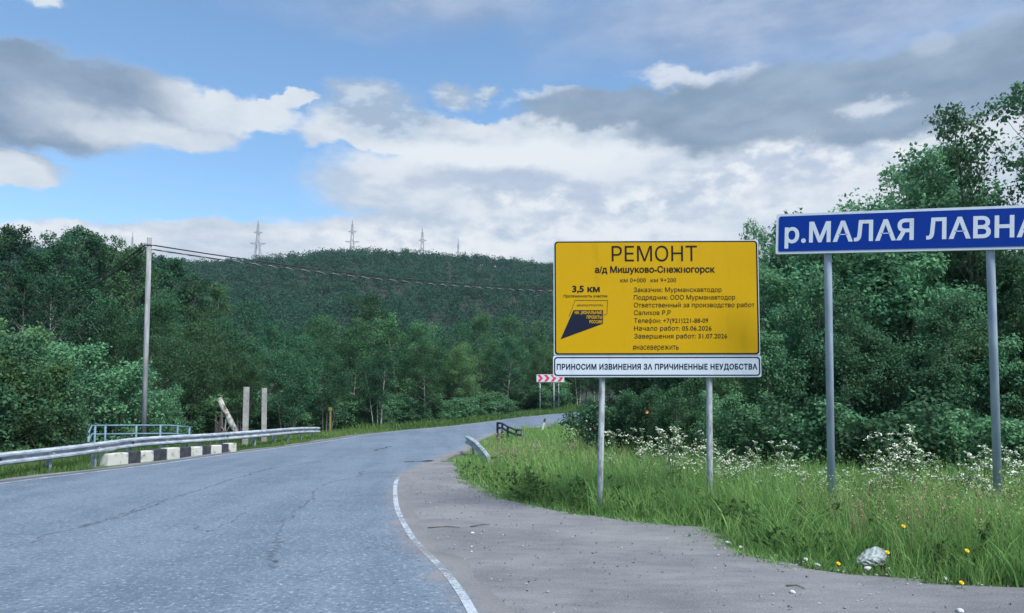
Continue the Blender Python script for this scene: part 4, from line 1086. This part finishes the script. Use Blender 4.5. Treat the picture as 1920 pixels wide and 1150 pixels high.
def guardrail_left():
    pts = [(-9.0, 5.0, 0.60), (-10.6, 10.5, 0.60)]
    pts += [tuple(P(a, b + 4.5, d)) for a, b, d in ((0, 849, 17.3), (140, 834, 20.1), (240, 821, 23), (290, 817, 24.6), (380, 812, 27.4), (433, 808.5, 29.5), (500, 803.5, 32), (560, 799, 36.5), (598, 798.5, 40))]
    pts = [(x, y, z - 0.10) for x, y, z in pts]
    root = thing('guardrail', 'long grey steel guardrail along the left side of the road above the striped kerb', 'guardrail', (-11.2, 22, 0))
    o, p, n_ = w_beam([(x + 11.2, y - 22, z) for x, y, z in pts], 'rail', M['rail'], root)
    s_ = np.r_[0, np.cumsum(np.linalg.norm(np.diff(p, axis=0), axis=1))]
    for i, q_ in enumerate(np.arange(0.6, s_[-1], 2.0)):
        c = np.array([np.interp(q_, s_, p[:, k]) for k in range(3)]); nn = np.array([np.interp(q_, s_, n_[:, k]) for k in range(3)])
        rot = Matrix.Rotation(math.atan2(nn[1], nn[0]), 3, 'Z'); zg = float(H(c[0] - 11.2, c[1] + 22)) - 0.3; zt = c[2] + 0.12
        cc_ = c - nn * 0.10; mb = MB()
        mb.box((cc_[0], cc_[1], (zg + zt) / 2), (0.10, 0.012, zt - zg), rot); 
        for sg in (-1, 1):
            of = nn * (0.05 * sg); mb.box((cc_[0] + of[0], cc_[1] + of[1], (zg + zt) / 2), (0.012, 0.09, zt - zg - 0.01), rot)
        mb.build('post', M['rail'], root)
        mb = MB(); f = c + nn * 0.03; mb.box((f[0], f[1], c[2]), (0.05, 0.05, 0.05), rot); mb.build('reflector', M['white_paint'] if i % 3 else M['black_paint'], root)
    return root
guardrail_left()
def guardrail_right():
    root = thing('guardrail', 'short sunken white guardrail end leaning into the grass right of the road', 'guardrail', (-1.2, 25, 0))
    pts = [P(876, 824, 27.0), P(890, 832, 25.6), P(906, 848, 23.6), (P(920, 868, 21.9)), (P(931, 905, 20.5))]
    pts = [(p.x + 1.2, p.y - 25, p.z - 0.02) for p in pts]
    w_beam(pts, 'rail', M['rail'], root)
    for q_ in (0.12, 0.55):
        k_ = int(q_ * 4); c = Vector(pts[k_]).lerp(Vector(pts[k_ + 1]), q_ * 4 - k_)
        mb = MB(); mb.box((c.x + 0.09, c.y, c.z - 0.4), (0.08, 0.1, 0.95)); mb.build('post', M['dark_steel'], root)
guardrail_right()

# striped kerb
def striped_kerb():
    cols = [200, 237, 262, 285, 311, 335, 357, 377, 394, 413, 427, 441]
    rows = lambda px: np.interp(px, [200, 300, 441], [869, 859, 845.5])
    c0 = G(200, 869); c1 = G(441, 845.5); dirv = (c1 - c0); yaw = math.atan2(dirv.y, dirv.x)
    root = thing('striped_kerb', 'low concrete kerb of black and white painted blocks under the guardrail', 'kerb', tuple(c0), yaw)
    inv = Matrix.Rotation(-yaw, 3, 'Z'); r = random.Random(4)
    for i in range(11):
        a = inv @ (G(cols[i], rows(cols[i])) - c0); b = inv @ (G(cols[i + 1], rows(cols[i + 1])) - c0)
        w = b.x - a.x - 0.012; white = i % 2 == 0
        mb = MB(); h = 0.275 + r.uniform(-0.02, 0.02) if white else 0.285
        dep = 0.32; front = 0.07 if white else 0.045
        rot = Matrix.Rotation(r.uniform(-0.03, 0.03), 3, 'Z')
        mb.box(((a.x + b.x) / 2, dep / 2 - front + (a.y + b.y) / 2, h / 2 - 0.06), (w, dep, h + 0.12), rot)
        mb.build('white_block' if white else 'black_block', M['white_paint'] if white else M['black_paint'], root, bevel=0.035)
striped_kerb()

# blue pipe railing over the stream
def pipe_rail(name, label, pts, rails, posts, r, mat, drop, loc):
    root = thing(name, label, 'railing', loc)
    L = Vector(loc)
    p = [Vector(q_) - L for q_ in pts]
    for dz in rails:
        mb = MB(); mb.tube([q_ + Vector((0, 0, -dz)) for q_ in p], r, 8); mb.build('rail', mat, root, True)
    n = len(p) - 1
    for f in posts:
        k_ = min(int(f * n), n - 1); c = p[k_].lerp(p[k_ + 1], f * n - k_)
        mb = MB(); mb.tube([c + Vector((0, 0, 0.0)), c + Vector((0, 0, -drop))], r * 1.15, 8); mb.build('post', mat, root, True)
    return root
pipe_rail('pipe_railing', 'faded blue pipe railing in front of the utility pole', [P(166, 812, 24.6), P(172, 798.5, 25.6), P(250, 798, 26.8), P(320, 798, 27.6), P(360, 802, 28.4)], (0, 0.30), (0.02, 0.27, 0.33, 0.52, 0.68, 0.83, 0.97), 0.032, M['blue_paint'], 1.5, (-12.5, 25, 0))
def dark_railing():
    pts = [P(932, 793.5, 35), P(942, 794, 34.6), P(952, 800, 34), P(966, 806, 33.4), P(980, 806.5, 33)]
    pipe_rail('pipe_railing', 'bent dark pipe railing in the grass on the right of the road', pts, (0, 0.22), (0.02, 0.25, 0.5, 0.78, 0.98), 0.05, M['dark_steel'], 1.1, (0, 34, 0))
dark_railing()

# ------------------------------------------------------------------ poles, posts, cables
def pole(name, label, px, top, d, r0, r1, lean=0.0):
    d += 2.0 * (px < 300)
    x = (px - 960) / F * d; z = float(H(x, d)); zt = CAM_H + (HORIZON - top) * d / F
    root = thing(name, label, 'pole', (x, d, z), 0)
    h = zt - z
    mb = MB(); mb.tube([(0, 0, -0.4), (lean * .5, 0, h * .5), (lean, 0, h)], [r0, (r0 + r1) / 2, r1], 12); mb.build('shaft', M['concrete_pole'], root, True)
    mb = MB(); mb.tube([(lean, 0, h - 0.33), (lean, 0, h - 0.27)], r1 + 0.012, 12); mb.build('band', M['dark_steel'], root, True)
    for sg in (-1, 1):
        for dz in (0.30, 0.47):
            mb = MB(); mb.tube([(lean, 0, h - dz), (lean + sg * (r1 + 0.10), 0, h - dz)], 0.02, 6); mb.build('hook', M['dark_steel'], root)
    return root, Vector((x + lean, d, zt))
pole1, t1 = pole('utility_pole', 'tall bare grey utility pole behind the guardrail on the left', 272, 443, 27.0, 0.105, 0.088)
pole2, t2 = pole('utility_pole', 'second utility pole standing hidden behind the yellow board', 1215, 532, 48.0, 0.12, 0.10)
def cable(label, a, b, sag, twist, group):
    a, b = Vector(a), Vector(b); n = 60; L = (b - a).length
    f = lambda t: a.lerp(b, t) - Vector((0, 0, sag * 4 * t * (1 - t)))
    root = thing('overhead_cable', label, 'cable', tuple(a), 0, group)
    mb = MB(); mb.tube([f(t) - a for t in np.linspace(0, 1, n)], 0.026, 6); mb.build('black_strand', M['cable'], root, True)
    if twist:
        m = int(L / 0.75 * 8); mb = MB()
        mb.tube([f(i / m) - a + Vector((0, 0.03 * math.cos(i * math.pi / 4), 0.03 * math.sin(i * math.pi / 4))) for i in range(m + 1)], 0.010, 4); mb.build('pale_strand', M['pale_cable'], root, True)
off = lambda t, sx, dz: t + Vector((sx * 0.2, 0, -dz))
cable('upper black cable sagging from the utility pole to the right', off(t1, 1, .30), off(t2, -1, .30), 0.58, False, None)
cable('lower twisted cable with pale flecks sagging from the utility pole to the right', off(t1, 1, .47), off(t2, -1, .47), 0.55, True, None)
cable('upper black cable running left from the utility pole into the trees', off(t1, -1, .30), P(60, 560, 40), 0.5, False, None)
cable('lower black cable running left from the utility pole into the trees', off(t1, -1, .47), P(60, 575, 40), 0.5, False, None)
def square_post(px, top, bot, d, w, label, tilt):
    a = P(px, bot, d); x = a.x; z = float(H(x, d)); h = CAM_H + (HORIZON - top) * d / F - z
    mb = MB(); mb.box((0, 0, h / 2 - 0.2), (w, w, h + 0.4)); o = mb.build('concrete_post', M['concrete'], None, bevel=0.015)
    o.location = (x, d, z); o.rotation_euler = (0.0, tilt, 0.3); tag(o, label, 'post')
square_post(460, 726, 806, 31.5, 0.235, 'taller left one of two square concrete posts behind the guardrail', 0.005)
square_post(495.5, 728, 798, 33.5, 0.225, 'right one of two square concrete posts, beside the grey green bush', -0.01)
def log():
    a = P(411, 748, 32.5); b = P(443, 812, 32.2); r = np.random.default_rng(3)
    root = thing('leaning_log', 'pale cut log leaning beside a dark broken stump', 'log', tuple(b))
    n = 6; pts = [a.lerp(b, t) - b + Vector((r.normal(0, 0.008), 0, 0)) for t in np.linspace(-0.0, 1.1, n)]
    mb = MB(); mb.tube(pts, 0.125 + r.normal(0, 0.004, n), 12); mb.build('trunk', M['bark_birch'], root, True)
    d = (pts[1] - pts[0]).normalized(); mb = MB(); mb.tube([pts[0] - d * 0.012, pts[0] - d * 0.004], 0.12, 12); mb.build('cut_end', M['log_end'], root)
    c = P(410, 812, 33.0); z = float(H(c.x, c.y)); mb = MB()
    for i in range(7):
        an = i * 0.9; h = r.uniform(0.8, 1.6); o = Vector((math.cos(an) * 0.13, math.sin(an) * 0.1, 0))
        mb.tube([o + Vector((0, 0, -0.2)), o * 1.1 + Vector((0, 0, h * .6)), o * 1.3 + Vector((r.normal(0, .05), 0, h))], [0.09, 0.07, 0.012], 5)
    o = mb.build('tree_stump', M['bark_dark']); o.location = (c.x, c.y, z); tag(o, 'dark splintered tree stump beside the pale leaning log', 'stump')
    c = P(424, 812, 32.9); mb = MB()
    for i in range(5):
        mb.tube([(r.normal(0, .05), 0, -0.2), (r.normal(0, .1), 0, .5), (r.normal(0, .2), 0, r.uniform(.8, 1.3))], [0.04, 0.03, 0.008], 5)
    o = mb.build('dead_branches', M['bark_birch']); o.location = (c.x, c.y, float(H(c.x, c.y))); tag(o, 'thin dead branches propped behind the pale leaning log', 'branches')
log()
def marker_post():
    d = 46.0; x = (620.5 - 960) / F * d; z = float(H(x, d)); h = CAM_H + (HORIZON - 761) * d / F - z
    root = thing('marker_post', 'small ochre marker post in the grass at the wood edge', 'post', (x, d, z))
    mb = MB(); mb.box((0, 0, h * 0.45 - 0.15), (0.10, 0.10, h * 0.9 + 0.3)); mb.build('post', M['yellow_post'], root, bevel=0.01)
    mb = MB(); mb.box((0, -0.06, h * 0.88), (0.22, 0.03, 0.2)); mb.build('plate', M['yellow_post'], root, bevel=0.005)
marker_post()
def delineator():
    b = P(1014.5, 813, 42.0); t = P(1022, 785, 42.0); z = float(H(b.x, b.y))
    root = thing('delineator_post', 'white leaning delineator post with a black top beside the bend', 'post', (b.x, b.y, z))
    dv = t - Vector((b.x, b.y, z)); mb = MB(); f = 0.78
    rot = dv.to_track_quat('Z', 'Y').to_matrix()
    mb.box(dv * (f / 2 - 0.1), (0.15, 0.11, dv.length * (f + 0.2)), rot); mb.build('body', M['white_paint'], root, bevel=0.02)
    mb = MB(); mb.box(dv * ((1 + f) / 2 + 0.002), (0.154, 0.114, dv.length * (1 - f)), rot); mb.build('cap', M['black_paint'], root, bevel=0.02)
delineator()
def arrow_board():
    d = 68.0; s = d / F; c = P(1032, 709.5, d); z = float(H(c.x, c.y))
    root = thing('arrow_board', 'red and white chevron arrow board on posts at the bend', 'sign', (c.x, c.y, z), 0.0)
    w, h = 52 * s, 14.5 * s; zc = c.z - z
    mb = MB(); slab(mb, rrect(-w / 2, zc - h / 2, w / 2, zc + h / 2, 0.05), -0.03, 0.0)
    bd = mb.build('board', M['white_sheet'], root)
    mb = MB(); n = 4; st = w / 4.15
    for i in range(n):
        x = -w / 2 + 0.05 + i * st; aw = st * 0.62; tip = st * 0.42; y = -0.034
        poly(mb, [(x, zc - h * .44), (x + aw * .75, zc - h * .44), (x + aw * .75 + tip, zc), (x + tip, zc)], y)
        poly(mb, [(x + tip, zc), (x + aw * .75 + tip, zc), (x + aw * .75, zc + h * .44), (x, zc + h * .44)], y)
    mb.build('chevrons', M['red_film'], bd)
    for px in (1012.5, 1038.5, 1047.5):
        mb = MB(); x = (px - 1032) * s; mb.tube([(x, 0.06, -0.3), (x, 0.06, zc + h * .4)], 0.055 if px < 1045 else 0.03, 8); mb.build('post', M['post_grey'], root, True)
arrow_board()

# ------------------------------------------------------------------ pylons on the ridge
def pylon_mesh(h):
    parts = {}
    mb = MB(); wb = h * 0.115; wt = h * 0.018; zt = h * 0.80; r = 0.19
    lev = np.linspace(0, 1, 9)
    half = lambda f: (wb * (1 - f) ** 1.15 + wt)
    for sx in (-1, 1):
        for sy in (-1, 1):
            mb.tube([(sx * half(f) / 2 * 1.0, sy * half(f) / 2, f * h * 0.93) for f in lev], r * 1.15, 4)
    for i in range(8):
        a, b = lev[i], lev[i + 1]
        for (p, q_) in (((-1, -1), (1, -1)), ((1, -1), (1, 1)), ((1, 1), (-1, 1)), ((-1, 1), (-1, -1))):
            mb.tube([(p[0] * half(a) / 2, p[1] * half(a) / 2, a * h * .93), (q_[0] * half(b) / 2, q_[1] * half(b) / 2, b * h * .93)], r * 0.45, 3)
    mb.tube([(0, 0, h * .9), (0, 0, h)], r * 1.2, 4)
    parts['lattice_mast'] = mb.mesh('lattice_mast', M['pylon'])
    for i, (f, w) in enumerate(((0.80, 0.13), (0.62, 0.24), (0.42, 0.16))):
        mb = MB(); mb.tube([(-w * h / 2, 0, f * h), (0, 0, f * h + 0.35), (w * h / 2, 0, f * h)], r * 0.9, 4)
        mb.tube([(-w * h / 2, 0, f * h), (0, 0, f * h - 0.9), (w * h / 2, 0, f * h)], r * 0.7, 4)
        parts['cross_arm%d' % i] = mb.mesh('cross_arm', M['pylon'])
    return parts
PY = pylon_mesh(30.0)
for px, top, d, lab in ((240, 431, 560, 'faint lattice pylon just left of the utility pole top'), (478, 408.5, 500, 'leftmost large pylon on the open ridge, over the end of the cables'), (657, 409, 510, 'lattice pylon above the highest part of the wooded ridge'), (790, 424.5, 545, 'medium lattice pylon right of the ridge top'), (858, 445.5, 620, 'smallest lattice pylon low on the ridge near the yellow board')):
    x = (px - 960) / F * d; z = float(H(x, d)); h = CAM_H + (HORIZON - top) * d / F - z
    e = thing('power_pylon', lab, 'pylon', (x, d, z), 0.12, 'pylons along the ridge'); e.scale = (h / 30.0 if h < 45 else 1.2,) * 2 + (h / 30.0,)
    for k_, me in PY.items(): add_obj('cross_arm' if k_.startswith('cross') else k_, me, e)

# ------------------------------------------------------------------ cow parsley
def parsley_proto(seed, dry=False):
    r = np.random.default_rng(seed); ms = MB(); mf = MB(); Ht = 1.2
    def umbel(c, R):
        tx, ty = r.normal(0, 0.45, 2); n0 = len(mf.V)
        for i in range(9):
            a = r.uniform(0, 6.28); q_ = R * math.sqrt(r.random()); e = c + np.array([math.cos(a) * q_, math.sin(a) * q_, 0.5 * R - 0.7 * q_ * q_ / R + (tx * math.cos(a) + ty * math.sin(a)) * q_ + r.normal(0, 0.008)])
            ms.tube([c - np.array([0, 0, 0.05]), e], 0.0022, 3, caps=False)
            for k_ in range(4):
                p = e + r.normal(0, R * 0.10, 3) * [1, 1, 0.4]; s_ = R * r.uniform(0.10, 0.18); t = r.uniform(0, 6.28)
                u_ = np.array([math.cos(t), math.sin(t), r.normal(0, .5)]) * s_; v_ = np.array([-math.sin(t), math.cos(t), r.normal(0, .5)]) * s_
                mf.add([p - u_, p - v_ * .8, p + u_, p + v_ * .8], [[0, 1, 2, 3]])
    stem = [(0, 0, -0.05), (r.normal(0, .03), r.normal(0, .03), Ht * .4), (r.normal(0, .06), r.normal(0, .06), Ht * .75)]
    ms.tube(stem, [0.009, 0.007, 0.005], 5, caps=False)
    for b_ in range(5):
        f = r.uniform(0.35, 1.0); o = np.array([np.interp(f, [0, .5, 1], [p[k_] for p in stem]) for k_ in range(3)])
        a = r.uniform(0, 6.28); L = r.uniform(0.2, 0.42); e = o + np.array([math.cos(a) * L * .6, math.sin(a) * L * .6, L * .85])
        ms.tube([o, (o + e) / 2 + [0, 0, -0.02], e], [0.005, 0.004, 0.003], 4, caps=False)
        umbel(e, r.uniform(0.065, 0.125))
    for b_ in range(5):             # ferny leaves
        f = r.uniform(0.1, 0.6); o = np.array([0, 0, f * Ht * .75]); a = r.uniform(0, 6.28); dv = np.array([math.cos(a), math.sin(a), .25]); L = r.uniform(0.2, 0.4)
        for k_ in range(10):
            p = o + dv * L * (k_ + 1) / 10; sd = np.array([-dv[1], dv[0], 0]) * (1 if k_ % 2 else -1); w = 0.10 * (1 - k_ / 13)
            ms.add([p, p + sd * w + dv * 0.03, p + sd * w * 0.6 + dv * 0.07], (), [[0, 1, 2]])
    return ms.mesh('stem', M['dry_stem'] if dry else M['stem']), mf.mesh('blossom', M['dry_umbel'] if dry else M['umbel'])
PAR = [parsley_proto(200 + i) for i in range(5)]; DRY = [parsley_proto(300 + i, True) for i in range(2)]
prng = np.random.default_rng(12)
def parsley(n, x0, x1, t0, t1, d0, d1, label, group, dry=False):
    for i in range(max(4, int(n * 1.1))):
        px = prng.uniform(x0, x1); f = (px - x0) / (x1 - x0 + 1e-6); top = t0 + (t1 - t0) * f + prng.uniform(-34, 40); d = prng.uniform(d0 - 1.2, d1)
        x = (px - 960) / F * d; z = float(H(x, d)); h = CAM_H + (HORIZON - top) * d / F - z
        if h < 0.4: h = 0.55
        pr = (DRY if dry else PAR)[int(prng.integers(0, 2 if dry else 5))]
        e = thing('cow_parsley', label, 'wildflower', (x, d, z), prng.uniform(0, 6.28), group); s_ = h / 1.25; e.scale = (max(s_, .75),) * 2 + (s_,)
        add_obj('stem', pr[0], e); add_obj('blossom', pr[1], e)
parsley(9, 1050, 1120, 812, 805, 24, 29, 'white cow parsley in the grass left of the yellow sign', 'cow parsley left of the yellow sign')
parsley(10, 1140, 1225, 812, 826, 16, 20, 'white cow parsley just right of the left yellow sign post', 'cow parsley right of the left yellow sign post')
parsley(15, 1245, 1345, 808, 810, 14.5, 17.5, 'white cow parsley round the right yellow sign post', 'cow parsley round the right yellow sign post')
parsley(12, 1345, 1420, 850, 862, 13, 15, 'low white cow parsley right of the right yellow sign post', 'low cow parsley right of the yellow sign')
parsley(12, 1395, 1480, 818, 850, 13, 15.5, 'white cow parsley between the yellow sign and the first blue sign post', 'cow parsley left of the first blue sign post')
parsley(7, 1510, 1590, 860, 868, 11.5, 13, 'white cow parsley at the foot of the first blue sign post', 'cow parsley at the first blue sign post')
parsley(5, 1660, 1720, 795, 790, 12, 13.2, 'tallest white cow parsley midway between the blue sign posts', 'tall cow parsley between the blue sign posts')
parsley(12, 1625, 1780, 850, 850, 11, 13, 'white cow parsley between the blue sign posts', 'cow parsley between the blue sign posts')
parsley(16, 1790, 1930, 850, 842, 10.5, 12, 'white cow parsley round the second blue sign post', 'cow parsley round the second blue sign post')
parsley(6, 935, 985, 830, 838, 21, 24, 'dry brownish umbel plant in front of the bent dark railing', 'dry umbels by the bent railing', True)
parsley(7, 990, 1080, 838, 838, 20, 24, 'dry brownish umbel plant between the bent railing and the yellow sign', 'dry umbels left of the yellow sign', True)

# ------------------------------------------------------------------ dandelions, litter, stones, sticks
def dandelion(px, py, lab, z, r=0.021):
    c = G(px, py, z); root = thing('dandelion', lab, 'flower', (c.x, c.y, 0), px * 0.1)
    mb = MB(); mb.tube([(0, 0, -0.03), (0.01, 0, z * .5), (0, 0, z - .004)], 0.004, 5); mb.build('stem', M['stem'], root)
    mb = MB(); rr_ = random.Random(int(px))
    for ring_i, (rad, lift, n) in enumerate(((1.0, 0.15, 16), (0.75, 0.35, 12), (0.45, 0.5, 8))):
        for i in range(n):
            a = i * 2 * math.pi / n + ring_i; w = 0.22
            pts = [(0, 0, 0), (math.cos(a - w) * r * rad * .8, math.sin(a - w) * r * rad * .8, lift * r), (math.cos(a) * r * rad, math.sin(a) * r * rad, lift * r * 1.15), (math.cos(a + w) * r * rad * .8, math.sin(a + w) * r * rad * .8, lift * r)]
            mb.add(pts, [[0, 1, 2, 3]])
    o = mb.build('flower_head', M['dandelion'], root); o.location = (0, 0, z); o.rotation_euler = (0.75, 0.1, 0)
    o.rotation_euler.rotate(Matrix.Rotation(-px * 0.1, 3, 'Z'))
dandelion(1572, 1057, 'yellow dandelion on the gravel edge left of the crumpled bag', 0.05)
dandelion(1664, 1036, 'yellow dandelion against the right side of the crumpled bag', 0.20)
dandelion(1694, 987, 'yellow dandelion high in the grass above the crumpled bag', 0.42)
dandelion(1813, 1033, 'yellow dandelion in the tall grass below the second blue sign post', 0.30)
dandelion(1803, 1093, 'yellow dandelion lowest at the gravel edge near the right corner', 0.05)
def bag():
    c = G(1636, 1055); bm = bmesh.new(); bmesh.ops.create_icosphere(bm, subdivisions=4, radius=1.0); r = np.random.default_rng(8)
    ph = r.uniform(0, 6.28, (8, 3)); fr = r.normal(0, 4.5, (8, 3))
    for v in bm.verts:
        p = np.array(v.co); n_ = sum(abs(math.sin(fr[k_] @ p + ph[k_, 0])) for k_ in range(8)) / 8
        q_ = p * (0.72 + 0.42 * n_); v.co = (q_[0] * 0.17, q_[1] * 0.13, max(-0.02, q_[2] * 0.115 * (1.0 + 0.5 * q_[0])))
    me = bpy.data.meshes.new('crumpled_bag'); bm.to_mesh(me); bm.free(); me.materials.append(M['plastic_bag'])
    o = add_obj('crumpled_bag', me, None, (c.x, c.y, 0.02)); o.rotation_euler = (0, -0.15, 0.2)
    tag(o, 'crumpled pale plastic bag in the grass edge between two dandelions', 'litter')
bag()
def stone_mesh(seed):
    bm = bmesh.new(); bmesh.ops.create_icosphere(bm, subdivisions=2, radius=1.0); r = np.random.default_rng(seed); f = r.normal(0, 1.6, (4, 3)); ph = r.uniform(0, 6, 4)
    for v in bm.verts:
        p = np.array(v.co); k_ = 1 + 0.16 * sum(math.sin(f[i] @ p + ph[i]) for i in range(4)); v.co = (p[0] * k_, p[1] * k_ * .8, p[2] * k_ * .62)
    me = bpy.data.meshes.new('stone'); bm.to_mesh(me); bm.free(); me.materials.append(M['stone']); return me
SM = [stone_mesh(i) for i in range(3)]
for i, (px, py, r_, lab) in enumerate(((1364, 1019, .030, None), (1388, 1027, .026, None), (1456, 1043, .02, None), (1511, 1052, .034, None), (1533, 1061, .028, None), (1626, 1068, .034, 'pale round stone on the gravel just below the crumpled bag'), (1664, 1070, .034, 'pale round stone on the gravel below the dandelion beside the bag'), (1738, 1077, .05, 'wider pale stone half buried right of the crumpled bag'), (1772, 1087, .03, None), (1487, 1113, .03, 'flat pale stone alone on the open gravel'), (886, 1000, .02, None), (1800, 1148, .03, 'pale stone at the bottom edge of the photo'))):
    c = G(px, py); o = add_obj('stone', SM[i % 3], None, (c.x, c.y, r_ * .25)); o.scale = (r_, r_, r_); o.rotation_euler = (0, 0, i * 1.3)
    tag(o, lab or 'small pale stone at the edge of the gravel and the grass', 'stone', 'small pale stones along the gravel edge')
mb = MB(); r = np.random.default_rng(21)
for i in range(4200):
    y = 5.4 + 13 * r.random() ** 1.6; lo = float(np.interp(y, RR[:PER * 9, 1], RR[:PER * 9, 0])) + 0.3; hi = float(grass_edge_x(y)) + 0.1
    x = r.uniform(lo, hi) if r.random() < 0.6 else hi - abs(r.normal(0, .25)); s_ = 0.003 + 0.018 * r.random() ** 2.6
    V = r.normal(0, 1, (5, 3)); V = V / np.linalg.norm(V, axis=1)[:, None] * s_ * [1, 1, .6] + [x, y, 0.006 + s_ * .3]
    mb.add(V, (), [[0, 1, 2], [0, 2, 3], [0, 3, 4], [0, 4, 1], [1, 4, 2], [2, 4, 3]])
structure(mb.build('gravel', M['grit']), 'stuff')
for a, b, lab in (((1473, 1100), (1510, 1106), 'thin dark stick lying on the open gravel'), ((1718, 1080), (1748, 1073), 'short dark stick at the grass edge right of the crumpled bag'), ((802, 991), (862, 990), 'long dark stick on the gravel beside the road line'), ((882, 989), (918, 985), 'short dark stick on the gravel right of the long one')):
    p0, p1 = G(*a), G(*b); mb = MB(); m_ = (p0 + p1) / 2 + Vector((0.02, 0.03, 0.02)); mb.tube([p0 - p0 + Vector((0, 0, .01)), m_ - p0, p1 - p0 + Vector((0, 0, .01))], [0.008, 0.007, 0.004], 5)
    o = mb.build('stick', M['stick']); o.location = p0; tag(o, lab, 'stick')
c = P(1213, 773, 18.5); mb = MB(); mb.add([(-.04, 0, -.02), (.02, -.01, -.035), (.045, .01, .02), (-.015, -.02, .045)], [[0, 1, 2, 3]]); mb.add([(-.04, .012, -.02), (.02, .002, -.035), (.045, .022, .02), (-.015, -.008, .045)], [[3, 2, 1, 0]])
o = mb.build('orange_scrap', M['orange']); o.location = c; tag(o, 'small orange scrap caught in the shrub under the yellow sign', 'litter')

# ------------------------------------------------------------------ the air over the valley
mb = MB(); mb.box((0, 320, 70), (1500, 760, 220))
hz = mb.mesh('haze', M['grit']); hz.materials.clear()
m_ = bpy.data.materials.new('haze_air'); m_.use_nodes = True; m_.node_tree.nodes.clear()
pv = m_.node_tree.nodes.new('ShaderNodeVolumePrincipled'); pv.inputs['Density'].default_value = 0.00012
pv.inputs['Color'].default_value = (0.72, 0.86, 1.0, 1); pv.inputs['Anisotropy'].default_value = 0.2
om = m_.node_tree.nodes.new('ShaderNodeOutputMaterial'); m_.node_tree.links.new(pv.outputs[0], om.inputs['Volume'])
hz.materials.append(m_); structure(add_obj('haze', hz), 'stuff')
